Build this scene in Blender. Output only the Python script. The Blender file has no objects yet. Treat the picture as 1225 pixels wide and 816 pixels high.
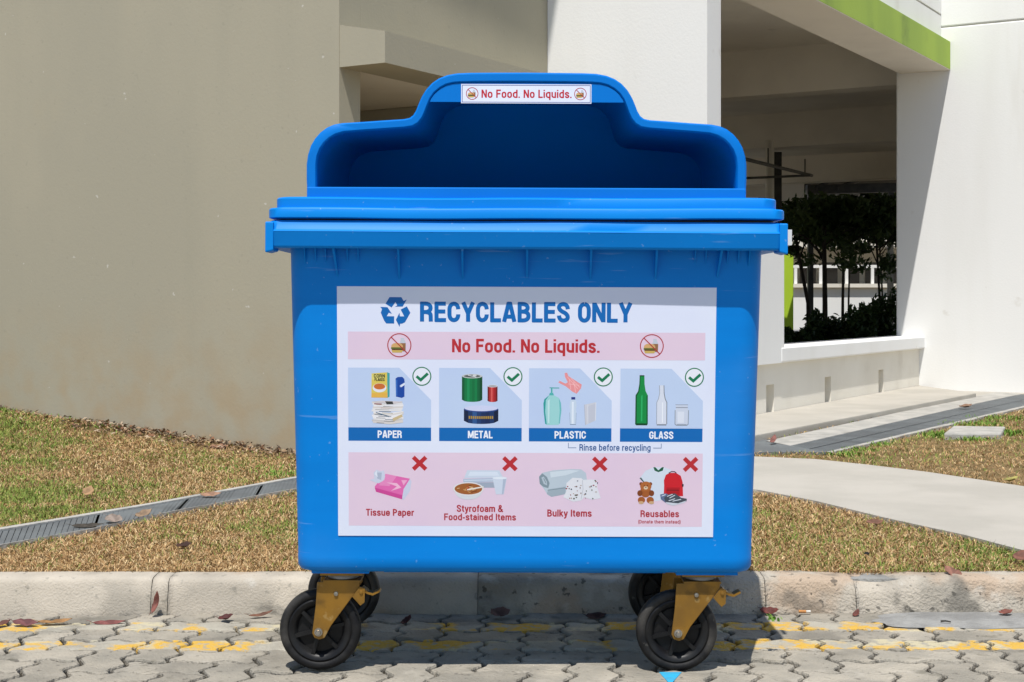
import bpy, bmesh, math, random
import numpy as np
from mathutils import Vector, Matrix, noise
from mathutils.geometry import tessellate_polygon
R = math.radians
rnd = random.Random(7)
sc = bpy.context.scene
COL = sc.collection

# ------------------------------------------------------------------ camera, sky, sun
F = 1750.0; W = 1225.0; HX = 612.5; HY = 360.0; CH = .913      # focal length and horizon of the photograph in its pixels
cd = bpy.data.cameras.new('camera'); cam = bpy.data.objects.new('camera', cd); COL.objects.link(cam)
cam.location = (0, 0, CH); cam.rotation_euler = (R(90), 0, 0)
cd.lens = 36 * F / W; cd.sensor_width = 36; cd.shift_y = -(408 - HY) / W
cd.clip_start = .05; cd.clip_end = 2000
sc.camera = cam
SUN = Vector((-.08, -.49, 1)).normalized()
elev = math.asin(SUN.z); az = math.atan2(SUN.x, SUN.y)
w = bpy.data.worlds.new('World'); sc.world = w; w.use_nodes = True
nt = w.node_tree; sky = nt.nodes.new('ShaderNodeTexSky'); sky.sky_type = 'NISHITA'; sky.sun_disc = False
sky.sun_elevation = elev; sky.sun_rotation = az % (2 * math.pi)
sky.air_density = 1.0; sky.dust_density = .6
nt.links.new(sky.outputs[0], nt.nodes['Background'].inputs[0]); nt.nodes['Background'].inputs[1].default_value = .115
sd = bpy.data.lights.new('sun', 'SUN'); sd.energy = 4.6; sd.angle = R(.5); sd.color = (1, .965, .915)
so = bpy.data.objects.new('sun', sd); COL.objects.link(so); so.rotation_euler = (-SUN).to_track_quat('-Z', 'Y').to_euler(); so.location = (0, -5, 12)
vs = sc.view_settings; vs.view_transform = 'Standard'; vs.look = 'None'; vs.exposure = 0.0; vs.gamma = 1
sc.cycles.max_bounces = 8; sc.cycles.diffuse_bounces = 5

# ------------------------------------------------------------------ small helpers
def lin(c):
    return tuple((x / 255 / 12.92 if x / 255 <= .04045 else ((x / 255 + .055) / 1.055) ** 2.4) for x in c)
def U(px, py, Y): return Vector(((px - HX) / F * Y, Y, CH - (py - HY) / F * Y))
def G(px, py, h=.1):
    Y = F * (CH - h) / (py - HY); return Vector(((px - HX) / F * Y, Y, h))
Pd = Vector((.515, .857, 0)).normalized(); Qd = Vector((.857, -.515, 0)).normalized(); UP = Vector((0, 0, 1))

def mat(name, c1, c2=None, scale=4, detail=6, rough=.8, bump=.2, bscale=60, stains=(), coord='pos', spec=.4, rvar=0, attr=None, coat=0, stretch=None, lo=.35, hi=.65):
    m = bpy.data.materials.new(name); m.use_nodes = True; n = m.node_tree.nodes; l = m.node_tree.links
    b = n['Principled BSDF']; b.inputs['Roughness'].default_value = rough; b.inputs['Specular IOR Level'].default_value = spec
    if coat: b.inputs['Coat Weight'].default_value = coat; b.inputs['Coat Roughness'].default_value = .15
    if coord == 'pos': co = n.new('ShaderNodeNewGeometry').outputs['Position']
    else: co = n.new('ShaderNodeTexCoord').outputs['Object']
    if stretch:
        mp = n.new('ShaderNodeMapping'); mp.inputs['Scale'].default_value = stretch; l.new(co, mp.inputs[0]); co2 = mp.outputs[0]
    else: co2 = co
    def nz(s, d, off=0, c=None):
        t = n.new('ShaderNodeTexNoise'); t.noise_dimensions = '4D'; t.inputs['Scale'].default_value = s; t.inputs['Detail'].default_value = d; t.inputs['W'].default_value = off
        l.new(c or co, t.inputs['Vector']); return t.outputs[0]
    def ramp(v, a, z):
        r = n.new('ShaderNodeMapRange'); r.inputs[1].default_value = a; r.inputs[2].default_value = z; r.interpolation_type = 'SMOOTHSTEP'; l.new(v, r.inputs[0]); return r.outputs[0]
    def mix(f, a, c):
        x = n.new('ShaderNodeMix'); x.data_type = 'RGBA'
        if isinstance(f, float): x.inputs[0].default_value = f
        else: l.new(f, x.inputs[0])
        for s, v in ((6, a), (7, c)):
            if isinstance(v, tuple): x.inputs[s].default_value = (*v[:3], 1)
            else: l.new(v, x.inputs[s])
        return x.outputs[2]
    if attr:
        a = n.new('ShaderNodeAttribute'); a.attribute_name = attr; cur = a.outputs[0]
        if c2 is not None:
            mm = n.new('ShaderNodeMix'); mm.data_type = 'RGBA'; mm.blend_type = 'MULTIPLY'; mm.inputs[0].default_value = 1
            l.new(cur, mm.inputs[6]); l.new(mix(ramp(nz(scale, detail, 0, co2), lo, hi), c1, c2), mm.inputs[7]); cur = mm.outputs[2]
    elif c2 is not None: cur = mix(ramp(nz(scale, detail, 0, co2), lo, hi), c1, c2)
    else: cur = mix(0.0, c1, c1)
    for i, s in enumerate(stains):                       # (colour, scale, lo, hi, strength)
        cs = None
        if len(s) > 5: mq = n.new('ShaderNodeMapping'); mq.inputs['Scale'].default_value = s[5]; l.new(co, mq.inputs[0]); cs = mq.outputs[0]
        f = ramp(nz(s[1], 8, 3.7 * i + 1.3, cs), s[2], s[3])
        mu = n.new('ShaderNodeMath'); mu.operation = 'MULTIPLY'; l.new(f, mu.inputs[0]); mu.inputs[1].default_value = s[4]
        cur = mix(mu.outputs[0], cur, s[0])
    if rvar:
        oi = n.new('ShaderNodeObjectInfo'); h = n.new('ShaderNodeHueSaturation'); r = n.new('ShaderNodeMapRange')
        r.inputs[3].default_value = 1 - rvar; r.inputs[4].default_value = 1 + rvar; l.new(oi.outputs['Random'], r.inputs[0]); l.new(r.outputs[0], h.inputs['Value']); l.new(cur, h.inputs['Color']); cur = h.outputs[0]
    l.new(cur, b.inputs['Base Color'])
    if bump:
        bp = n.new('ShaderNodeBump'); bp.inputs['Strength'].default_value = bump; bp.inputs['Distance'].default_value = .01
        l.new(nz(bscale, 8, 9), bp.inputs['Height']); l.new(bp.outputs[0], b.inputs['Normal'])
    m['tail'] = 1
    return m, cur, mix, ramp, nz, n, l, b, co
def M_(*a, **k): return mat(*a, **k)[0]

def link(o, parent=None, **props):
    COL.objects.link(o)
    if parent is not None: o.parent = parent
    for k, v in props.items(): o[k] = v
    return o
def mesh(name, V, Fc, m, parent=None, smooth=False, cols=None, vcol=False, **props):
    me = bpy.data.meshes.new(name); me.from_pydata([tuple(v) for v in V], [], Fc)
    me.materials.append(m)
    if smooth: me.shade_smooth()
    if cols is not None:
        at = me.color_attributes.new('Col', 'FLOAT_COLOR', 'CORNER')
        arr = []
        for f, c in zip(Fc, cols): arr += [*c[:3], 1.0] * len(f)
        at.data.foreach_set('color', arr)
    me.update()
    return link(bpy.data.objects.new(name, me), parent, **props)
def from_bm(name, bm, m, parent=None, smooth=False, **props):
    bmesh.ops.recalc_face_normals(bm, faces=bm.faces)
    me = bpy.data.meshes.new(name); bm.to_mesh(me); bm.free(); me.materials.append(m)
    if smooth: me.shade_smooth()
    return link(bpy.data.objects.new(name, me), parent, **props)
def empty(name, loc, **props):
    o = bpy.data.objects.new(name, None); o.location = loc; o.empty_display_size = .1; return link(o, None, **props)
def bev(o, w=.004, seg=2, ang=30):
    b = o.modifiers.new('bevel', 'BEVEL'); b.width = w; b.segments = seg; b.limit_method = 'ANGLE'; b.angle_limit = R(ang); b.harden_normals = False
    return o
def rel(o):                                              # keep world placement after parenting to an Empty at rest
    p = o.parent; o.matrix_parent_inverse = Matrix.Translation(-p.location); return o
class Shape:
    def __init__(s): s.V = []; s.F = []
    def add(s, V, Fc):
        k = len(s.V); s.V += [Vector(v) for v in V]; s.F += [[i + k for i in f] for f in Fc]; return s
    def box(s, x0, x1, y0, y1, z0, z1):
        return s.add([(x0,y0,z0),(x1,y0,z0),(x1,y1,z0),(x0,y1,z0),(x0,y0,z1),(x1,y0,z1),(x1,y1,z1),(x0,y1,z1)],
                     [(0,3,2,1),(4,5,6,7),(0,1,5,4),(1,2,6,5),(2,3,7,6),(3,0,4,7)])
    def obox(s, o, a, b, c):                             # corner and three edge vectors
        o, a, b, c = map(Vector, (o, a, b, c))
        return s.add([o, o+a, o+a+b, o+b, o+c, o+a+c, o+a+b+c, o+b+c], [(0,3,2,1),(4,5,6,7),(0,1,5,4),(1,2,6,5),(2,3,7,6),(3,0,4,7)])
    def prism(s, poly, vec):                             # polygon of 3-D points swept along vec
        n = len(poly); vec = Vector(vec); P = [Vector(p) for p in poly]
        tri = [t for t in tessellate_polygon([P])]
        return s.add(P + [p + vec for p in P], [list(t) for t in tri] + [[i + n for i in reversed(t)] for t in tri] + [[i, (i+1) % n, (i+1) % n + n, i + n] for i in range(n)])
    def tube(s, pts, r, n=8, cap=True, taper=None):
        pts = [Vector(p) for p in pts]; k = len(s.V); m_ = len(pts)
        for i, p in enumerate(pts):
            d = (pts[min(i+1, m_-1)] - pts[max(i-1, 0)]).normalized(); a = d.orthogonal().normalized() if i == 0 else (a - d * a.dot(d)).normalized()
            b = d.cross(a); rr = r if taper is None else r + (taper - r) * i / (m_ - 1)
            s.V += [p + (a * math.cos(t) + b * math.sin(t)) * rr for t in [2 * math.pi * j / n for j in range(n)]]
        for i in range(m_ - 1): s.F += [[k + i*n + j, k + i*n + (j+1) % n, k + (i+1)*n + (j+1) % n, k + (i+1)*n + j] for j in range(n)]
        if cap: s.F += [[k + j for j in reversed(range(n))], [k + (m_-1)*n + j for j in range(n)]]
        return s
    def lathe(s, prof, n, c, ax='y', closed=False):      # prof: (radius, along)
        k = len(s.V); m_ = len(prof); c = Vector(c)
        for i in range(n):
            t = 2 * math.pi * i / n
            for r, h in prof:
                s.V.append(c + (Vector((r * math.cos(t), h, r * math.sin(t))) if ax == 'y' else Vector((r * math.cos(t), r * math.sin(t), h))))
        for i in range(n):
            for j in range(m_ if closed else m_ - 1):
                j2 = (j + 1) % m_; s.F.append([k + i*m_ + j, k + i*m_ + j2, k + ((i+1) % n)*m_ + j2, k + ((i+1) % n)*m_ + j])
        return s
    def make(s, name, m, parent=None, smooth=False, **props):
        bm = bmesh.new(); vs_ = [bm.verts.new(v) for v in s.V]
        for f in s.F:
            try: bm.faces.new([vs_[i] for i in f])
            except ValueError: pass
        return from_bm(name, bm, m, parent, smooth, **props)

# ------------------------------------------------------------------ materials
beige, cur, mix, ramp, nz, n, l, b, co = mat('beige render paint', (.405, .372, .280), (.380, .352, .268), scale=1.1, rough=.92, bump=.08, bscale=60, spec=.15, stretch=(1, 1, .5), lo=.4, hi=.6,
           stains=(((.330, .312, .240), 2.6, .52, .74, .32, (1, 1, .10)), ((.43, .37, .25), 2.2, .60, .76, .3), ((.30, .28, .22), 34, .64, .70, .3), ((.62, .60, .54), 22, .715, .725, .7)))
sp_ = n.new('ShaderNodeSeparateXYZ'); l.new(co, sp_.inputs[0])
mr = n.new('ShaderNodeMapRange'); mr.inputs[1].default_value = .95; mr.inputs[2].default_value = .10; l.new(sp_.outputs[2], mr.inputs[0])
mu = n.new('ShaderNodeMath'); mu.operation = 'MULTIPLY'; l.new(mr.outputs[0], mu.inputs[0]); l.new(ramp(nz(5, 8, 21), .35, .68), mu.inputs[1])
l.new(mix(mu.outputs[0], cur, (.40, .315, .20)), b.inputs['Base Color'])
white = M_('white wall paint', (.83, .83, .81), (.785, .78, .75), scale=2.2, stretch=(1, 1, .12), lo=.45, hi=.75, rough=.9, bump=.1, bscale=60, spec=.15,
           stains=(((.62, .59, .52), 3.2, .60, .80, .40, (1, 1, .12)), ((.60, .57, .50), 5, .66, .72, .35), ((.5, .48, .42), 14, .72, .8, .2)))
cream = M_('cream plaster', (.80, .765, .68), (.74, .70, .61), scale=1.5, rough=.92, bump=.12, bscale=30, spec=.15,
           stains=(((.48, .42, .33), 3, .55, .8, .4),))
greenp = M_('lime green paint', (.36, .50, .075), (.30, .43, .07), scale=2, rough=.8, bump=.15, stains=(((.10, .14, .05), 2.2, .56, .75, .55),), stretch=(1, 1, .3))
ceilm = M_('ceiling paint', (.78, .73, .63), (.70, .65, .56), scale=1.5, rough=.95, bump=.1, spec=.1, stains=(((.2, .18, .15), 5, .68, .8, .3),))
darkm = M_('dark painted steel', (.03, .03, .028), (.05, .048, .04), scale=8, rough=.6, bump=.05)
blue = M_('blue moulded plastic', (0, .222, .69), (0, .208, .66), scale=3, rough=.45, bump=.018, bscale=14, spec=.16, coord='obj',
          stains=(((.05, .28, .74), 22, .70, .80, .3), ((.16, .36, .74), 5, .64, .70, .4, (1, 1, 16)), ((.10, .30, .70), 2.2, .50, .80, .30), ((.25, .44, .74), 80, .675, .72, .4),), stretch=(1, 1, 6))
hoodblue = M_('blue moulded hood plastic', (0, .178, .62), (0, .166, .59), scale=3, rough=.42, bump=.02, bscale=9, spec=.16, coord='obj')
rubber = M_('black rubber', (.008, .008, .009), (.018, .0175, .017), scale=30, rough=.6, bump=.1, bscale=120, coord='obj', spec=.25, stains=(((.13, .12, .105), 9, .50, .72, .5), ((.16, .15, .13), 50, .62, .70, .4),))
rimm = M_('black nylon', (.008, .008, .009), (.016, .016, .016), scale=20, rough=.4, bump=.03, coord='obj', spec=.25)
gold = M_('yellow passivated steel', (.36, .185, .028), (.26, .14, .03), scale=14, rough=.36, bump=.04, coord='obj', stains=(((.62, .45, .2), 40, .60, .70, .35), ((.10, .06, .02), 18, .58, .70, .55),))
gold.node_tree.nodes['Principled BSDF'].inputs['Metallic'].default_value = .45
steel = M_('bright zinc steel', (.55, .53, .48), (.4, .38, .34), scale=30, rough=.3, bump=.05, coord='obj'); steel.node_tree.nodes['Principled BSDF'].inputs['Metallic'].default_value = .9
greyring = M_('grey nylon ring', (.3, .3, .3), (.22, .22, .22), scale=20, rough=.5, bump=.03, coord='obj')
kerbm = M_('kerb concrete', (.55, .49, .40), (.44, .395, .325), scale=5, rough=.95, bump=.4, bscale=160, spec=.12, rvar=.04,
           stains=(((.32, .29, .24), 3.1, .50, .62, .65), ((.50, .38, .27), 4.5, .58, .70, .65), ((.13, .125, .108), 5.5, .575, .66, .75), ((.20, .19, .16), 45, .60, .72, .6), ((.58, .56, .5), 9, .66, .74, .5)))
kerbw = M_('weathered kerb concrete', (.53, .475, .39), (.42, .38, .315), scale=6, rough=.95, bump=.8, bscale=120, spec=.12, rvar=.04,
           stains=(((.52, .37, .25), 4.0, .50, .60, .6), ((.26, .24, .20), 3.6, .48, .62, .65), ((.12, .115, .10), 9, .54, .66, .6), ((.60, .57, .50), 8, .60, .68, .6), ((.06, .058, .05), 38, .60, .66, .7)))
concm = M_('path concrete', (.47, .44, .385), (.41, .385, .335), scale=2.5, rough=.95, bump=.3, bscale=90, spec=.15, stains=(((.35, .32, .27), 6, .6, .8, .3), ((.3, .27, .22), 70, .7, .75, .35)))
drainc = M_('drain edge concrete', (.46, .44, .40), (.36, .35, .32), scale=8, rough=.95, bump=.5, bscale=60, spec=.15, stains=(((.22, .2, .17), 9, .6, .7, .5),))
gratem = M_('galvanised grate steel', (.155, .17, .175), (.12, .13, .135), scale=6, rough=.6, bump=.1, spec=.4)
cement = M_('smeared cement', (.33, .325, .305), (.25, .245, .23), scale=12, rough=.97, bump=1, bscale=60, spec=.1, stains=(((.42, .41, .38), 14, .6, .7, .5),))
soil = M_('dry lawn soil', (.25, .17, .085), (.16, .115, .055), scale=9, rough=1, bump=1, bscale=60, spec=.05, stains=(((.09, .11, .03), 3, .55, .7, .5),))
sand = M_('dark joint sand', (.075, .066, .052), (.035, .032, .026), scale=30, rough=1, bump=1, bscale=150, spec=.05, stains=(((.18, .16, .13), 40, .6, .7, .5),))
roadm = M_('outer paving', (.36, .335, .29), (.29, .27, .235), scale=6, rough=.95, bump=.5, spec=.1)
grassm = M_('grass blades', (1, 1, 1), rough=.7, bump=0, attr='Col', spec=.15)
leafm = M_('tree leaves', (.03, .06, .015), (.07, .11, .03), scale=2, rough=.6, bump=0, spec=.25)
shrubm = M_('shrub leaves', (.02, .045, .012), (.045, .085, .022), scale=3, rough=.6, bump=0, spec=.25)
barkm = M_('bark', (.045, .036, .028), (.025, .02, .016), scale=12, rough=.95, bump=.6)
glassd = M_('dim window glass', (.08, .065, .06), (.12, .10, .095), scale=1.5, rough=.2, bump=0)

# paver concrete, with two worn double yellow lines painted along the kerb
pm, cur, mix, ramp, nz, n, l, b, co = mat('paver concrete', (.42, .378, .305), (.31, .285, .235), scale=7, rough=.95, bump=.8, bscale=110, spec=.1, rvar=.13,
    stains=(((.20, .185, .155), 5, .50, .66, .6), ((.46, .42, .35), 11, .56, .7, .5), ((.11, .10, .085), 40, .60, .68, .6), ((.13, .12, .09), 14, .60, .70, .5)))
for lk in list(b.inputs['Base Color'].links): l.remove(lk)
src = None
for nd in n:
    if nd.bl_idname == 'ShaderNodeHueSaturation': src = nd.outputs[0]
sep = n.new('ShaderNodeSeparateXYZ'); l.new(co, sep.inputs[0])
def math_(op, a, c, cl=False):
    x = n.new('ShaderNodeMath'); x.operation = op; x.use_clamp = cl
    for i, v in enumerate((a, c)):
        if v is None: continue
        if isinstance(v, (int, float)): x.inputs[i].default_value = v
        else: l.new(v, x.inputs[i])
    return x.outputs[0]
wob = math_('MULTIPLY', math_('SUBTRACT', nz(9, 3, 2), .5), .03)
yy = math_('ADD', sep.outputs[1], wob)
def band(c_, hw): return math_('LESS_THAN', math_('ABSOLUTE', math_('SUBTRACT', yy, c_), None), hw)
paint = math_('MAXIMUM', band(4.105, .052), band(3.885, .052))
wear = ramp(nz(6.5, 9, 5), .45, .52); wear2 = ramp(nz(45, 6, 6), .36, .5)
f = math_('MULTIPLY', math_('MULTIPLY', paint, wear), wear2)
pc = mix(ramp(nz(4, 6, 8), .45, .50), (.56, .50, .34), (.66, .41, .08))
grey = mix(math_('MULTIPLY', math_('MULTIPLY', paint, .75), ramp(nz(11, 5, 4), .3, .6)), src, (.47, .44, .36))
l.new(mix(f, grey, pc), b.inputs['Base Color'])
paverm = pm

# ------------------------------------------------------------------ ground
def grid(name, x0, x1, nx, y0, y1, ny, hf, m, **props):
    V = []; Fc = []
    for j in range(ny + 1):
        for i in range(nx + 1):
            x = x0 + (x1 - x0) * i / nx; y = y0 + (y1 - y0) * j / ny; V.append((x, y, hf(x, y)))
    for j in range(ny):
        for i in range(nx):
            a = j * (nx + 1) + i; Fc.append((a, a + 1, a + nx + 2, a + nx + 1))
    return mesh(name, V, Fc, m, smooth=True, **props)
WA = Vector((-1.19, 7.86, 0))                       # foot of the beige wall at the photograph's x = 348
def mound(x, y):
    v = Vector((x, y, 0)) - WA; t = -v.dot(Qd); wd = -v.dot(Pd)
    s = max(0, min(1, 1 - wd / 2.2)); s = s * s * (3 - 2 * s)
    if v.dot(Qd) > 0: t = 0
    return .1 + .066 * min(max(0, t), 2.3) * s
def lawn_h(x, y): return mound(x, y) - .010 + .008 * noise.noise((x * 5, y * 5, 0))
mesh('ground', [(-400, 4.40, .03), (400, 4.40, .03), (400, 700, .03), (-400, 700, .03)], [(0, 1, 2, 3)], soil, kind='structure')
grid('lawn', -9, 9, 120, 4.37, 17, 90, lawn_h, soil, kind='structure')
mesh('road', [(-400, -300, -.03), (400, -300, -.03), (400, 4.39, -.03), (-400, 4.39, -.03)], [(0, 1, 2, 3)], roadm, kind='structure')
pave = grid('block_paving', -4, 4, 160, 2.4, 4.32, 60, lambda x, y: -.0145 + .003 * noise.noise((x * 14, y * 14, 1)), sand, kind='structure')
A = .1125; OX = 0.03; OY = 4.161                    # paver unit, pattern origin
zz = [(0, 0), (.22, .115), (.36, .10), (.64, -.10), (.78, -.115)]
def paver_mesh(vert):
    dims = (1, 2) if vert else (2, 1); o = []
    for k in range(dims[0]): o += [(k + t, s) for t, s in zz]
    for k in range(dims[1]): o += [(dims[0] - s, k + t) for t, s in zz]
    for k in range(dims[0]): o += [(dims[0] - k - 1 + (1 - t), dims[1] + s) for t, s in [(1, 0)][:0] + [(0, 0)] + [(1 - q, r) for q, r in reversed(zz[1:])]]
    for k in range(dims[1]): o += [(-s, dims[1] - k - t) for t, s in [(0, 0)] + [(1 - q, r) for q, r in reversed(zz[1:])]]
    P = [Vector((x * A, y * A)) for x, y in o]
    nP = len(P)
    def inset(d):
        res = []
        for i in range(nP):
            a, p, c = P[i - 1], P[i], P[(i + 1) % nP]
            n1 = Vector((-(p - a).y, (p - a).x)).normalized(); n2 = Vector((-(c - p).y, (c - p).x)).normalized()
            m_ = (n1 + n2); m_ = m_ / max(.5, m_.length_squared) * 2 if m_.length > .3 else n1
            res.append(p + m_ * d)
        return res
    V = []
    for d, z in ((.0112, 0), (.0075, -.0015), (.0058, -.006), (.0050, -.04)):
        V += [(q.x - dims[0] * A / 2, q.y - dims[1] * A / 2, z) for q in inset(d)]
    Fc = [[i, (i + 1) % nP, (i + 1) % nP + nP, i + nP][::-1] for i in range(nP)]
    Fc += [[i + nP, (i + 1) % nP + nP, (i + 1) % nP + 2 * nP, i + 2 * nP][::-1] for i in range(nP)]
    Fc += [[i + 2 * nP, (i + 1) % nP + 2 * nP, (i + 1) % nP + 3 * nP, i + 3 * nP][::-1] for i in range(nP)]
    Fc.append(list(range(nP)))
    me = bpy.data.meshes.new('paver'); me.from_pydata(V, [], Fc); me.materials.append(paverm); me.update(); return me
pmh, pmv = paver_mesh(False), paver_mesh(True)
for j in range(-12, 2):
    for i in range(-21, 21):
        r_ = (i - j) % 4
        if r_ not in (0, 3): continue
        me, dx, dy = (pmh, 1, .5) if r_ == 0 else (pmv, .5, 1)
        y = OY + (j + dy) * A
        if y > 4.37 or abs(OX + i * A) > 2.25: continue
        p = bpy.data.objects.new('paver', me); link(p, pave)
        p.location = (OX + (i + dx) * A, y, rnd.uniform(-.003, .003)); p.rotation_euler = (rnd.gauss(0, .009), rnd.gauss(0, .006), rnd.gauss(0, .007))

# cement smeared over the pavers by the kerb on the right
V = []; nn = 44
for i in range(nn):
    t = 2 * math.pi * i / nn; c_ = G(1165, 742, 0); k = 1 + .25 * noise.noise((math.cos(t) * 2, math.sin(t) * 2, 5))
    V.append((c_.x + .30 * k * math.cos(t), min(4.29, c_.y - .0 + .115 * k * math.sin(t)), .0005))
V = [(c_.x, c_.y, .008)] + [(c_.x + (v[0] - c_.x) * .8, c_.y + (v[1] - c_.y) * .8, .0065 + .002 * noise.noise((v[0] * 30, v[1] * 30, 0))) for v in V] + V
mesh('cement_patch', V, [(0, 1 + i, 1 + (i + 1) % nn) for i in range(nn)] + [(1 + i, 1 + nn + i, 1 + nn + (i + 1) % nn, 1 + (i + 1) % nn) for i in range(nn)], cement, smooth=True, kind='structure')

# kerb in separate cast lengths
KP = [(4.262, -.05), (4.262, .0), (4.268, .03), (4.282, .085), (4.287, .095), (4.296, .101), (4.32, .103), (4.375, .104), (4.388, .100), (4.39, -.05)]
kerb = Shape().box(-400, 400, 4.30, 4.385, -.2, -.045).box(-3, 3, 4.312, 4.385, -.044, .094).make('kerb', cement, kind='structure')
def kerb_stone(x0, x1, rough):
    nx = max(2, int((x1 - x0) / .022)); prof = []
    for a, b_ in zip(KP, KP[1:]):
        k = max(1, int(math.hypot(b_[0] - a[0], b_[1] - a[1]) / .014)); prof += [(a[0] + (b_[0] - a[0]) * q / k, a[1] + (b_[1] - a[1]) * q / k) for q in range(k)]
    prof.append(KP[-1]); m_ = len(prof); V = []
    for i in range(nx + 1):
        x = x0 + (x1 - x0) * i / nx; e = min(i, nx - i); ins = .0015 if e == 0 else 0
        for y, z in prof:
            d = rough * (.5 * noise.noise((x * 4, y * 4, z * 4)) + .6 * noise.noise((x * 16, y * 16, z * 16)) + .35 * noise.noise((x * 45, y * 45, z * 45)))
            d2 = max(0, noise.noise((x * 3.3 + 7, y, z * 12)) - .32) * .05 * (rough / .006)
            V.append((x, y + ins + d + d2, min(z - (ins if z > .05 else 0) + d * .4 - d2 * .3, .112)))
    Fc = [(i * m_ + j, (i + 1) * m_ + j, (i + 1) * m_ + j + 1, i * m_ + j + 1) for i in range(nx) for j in range(m_ - 1)]
    Fc += [list(range(m_))[::-1], [nx * m_ + j for j in range(m_)]]
    return mesh('kerb_stone', V, Fc, kerbw if x0 > -.2 else kerbm, kerb, smooth=True)
jx = [-2.95, -2.02, -1.055, -1.005, -.10, .74, 1.005, 1.93, 2.9]
for a, b_, ro in zip(jx, jx[1:], (.0035, .003, .008, .0045, .008, .008, .010, .014)): kerb_stone(a + .0008, b_ - .0008, ro)
for a, b_ in ((-60, -2.95), (2.9, 60)): Shape().prism([(a, y, z) for y, z in KP], (b_ - a, 0, 0)).make('kerb_stone', kerbm, kerb)

# footpath on the right
pa = [G(700, 545), G(800, 546), G(907, 549), G(975.6, 552), G(1040, 559), G(1109, 567.5), G(1225, 585), G(1400, 613)]
pb = [G(700, 585), G(800, 585), G(905.5, 589), G(975, 602.5), G(1058, 623), G(1154, 644), G(1225, 663), G(1400, 706)]
V = []; 
for p, q in zip(pa, pb): V += [(p.x, p.y, .112), (q.x, q.y, .112), (p.x, p.y, .0), (q.x, q.y, .0)]
Fc = []
for i in range(len(pa) - 1):
    k = 4 * i; Fc += [(k, k + 1, k + 5, k + 4), (k + 1, k + 3, k + 7, k + 5), (k + 2, k, k + 4, k + 6)]
mesh('footpath', V, Fc, concm, kind='structure')
POLY = [[(p.x, p.y) for p in pa] + [(p.x, p.y) for p in reversed(pb)]]

# ---- drains with lift-out steel grates
def resample(pts, n_):
    pts = [Vector(p) for p in pts]; L = [0]
    for a, c in zip(pts, pts[1:]): L.append(L[-1] + (c - a).length)
    out = []
    for i in range(n_ + 1):
        s = L[-1] * i / n_; k = 0
        while k < len(L) - 2 and L[k + 1] < s: k += 1
        out.append(pts[k].lerp(pts[k + 1], (s - L[k]) / (L[k + 1] - L[k])))
    return out
def drain(name, e0, e1, edge, npan, h, cols=1, extra=()):
    """e0, e1: matching edge lines of the grating; concrete lip of width edge on both sides, grate panels between."""
    n_ = npan * 6; a = resample(e0, n_); c = resample(e1, n_)
    S = Shape(); outl = []
    for P, Q, wd in ((a, c, edge[0]), (c, a, edge[1])):
        V = []
        for i, (p, q) in enumerate(zip(P, Q)):
            d = (p - q); d.z = 0; d.normalize(); ww = wd * (1 + (.35 if wd < .1 else 0) * noise.noise((i * .37, wd * 50, 2)))
            o = p + d * ww; outl.append((o.x, o.y))
            V += [Vector((p.x, p.y, h)), Vector((o.x, o.y, h + .003)), Vector((p.x, p.y, -.1)), Vector((o.x, o.y, -.1))]
        S.add(V, [f_ for i in range(n_) for f_ in ((4*i, 4*i+1, 4*i+5, 4*i+4), (4*i+2, 4*i, 4*i+4, 4*i+6), (4*i+1, 4*i+3, 4*i+7, 4*i+5))])
    V = []
    for p, q in zip(a, c): V += [(p.x, p.y, h - .09), (q.x, q.y, h - .09)]
    S.add(V, [(2*i, 2*i+1, 2*i+3, 2*i+2) for i in range(n_)])
    root = S.make(name, drainc, kind='structure')
    half = len(outl) // 2; POLY.append(outl[:half] + outl[half:][::-1])
    for k in range(npan):
        for cc in range(cols):
            S = Shape(); f0 = cc / cols + .01; f1 = (cc + 1) / cols - .01; g = a[k*6].lerp(c[k*6], 0)
            A0, A1 = a[k*6].copy(), a[k*6+6].copy(); C0_, C1_ = c[k*6].copy(), c[k*6+6].copy()
            sh = .03
            p00 = A0.lerp(C0_, f0).lerp(A1.lerp(C1_, f0), sh * .4); p10 = A1.lerp(C1_, f0).lerp(A0.lerp(C0_, f0), sh * .4)
            p01 = A0.lerp(C0_, f1).lerp(A1.lerp(C1_, f1), sh * .4); p11 = A1.lerp(C1_, f1).lerp(A0.lerp(C0_, f1), sh * .4)
            for v in (p00, p10, p01, p11): v.z = h - .004
            def bar(p, q, wd, ht):
                d = (q - p).normalized(); s_ = Vector((-d.y, d.x, 0)) * wd / 2
                S.obox(p - s_ - Vector((0, 0, ht)), q - p, s_ * 2, (0, 0, ht))
            Ln = (p10 - p00).length; nb = int(Ln / .027)
            for v0, v1 in ((p00, p10), (p01, p11)): bar(v0, v1, .016, .025)
            for i in range(nb + 1):
                t = i / nb; bar(p00.lerp(p10, t) - Vector((0,0,.001)), p01.lerp(p11, t) - Vector((0,0,.001)), .0175, .024)
            for t in (.25, .5, .75): bar(p00.lerp(p01, t) - Vector((0,0,.003)), p10.lerp(p11, t) - Vector((0,0,.003)), .006, .012)
            S.make('drain_grate', gratem, root)
    return root
gr0 = [G(-160, 665), G(0, 637.5), G(110, 619), G(200, 603.5), G(347, 576), G(470, 556)]
gr1 = [G(-160, 690), G(0, 655.5), G(110, 636), G(200, 616), G(347, 588.5), G(470, 568)]
drain('lawn_drain', gr0, gr1, (.032, .03), 6, .112)
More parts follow.
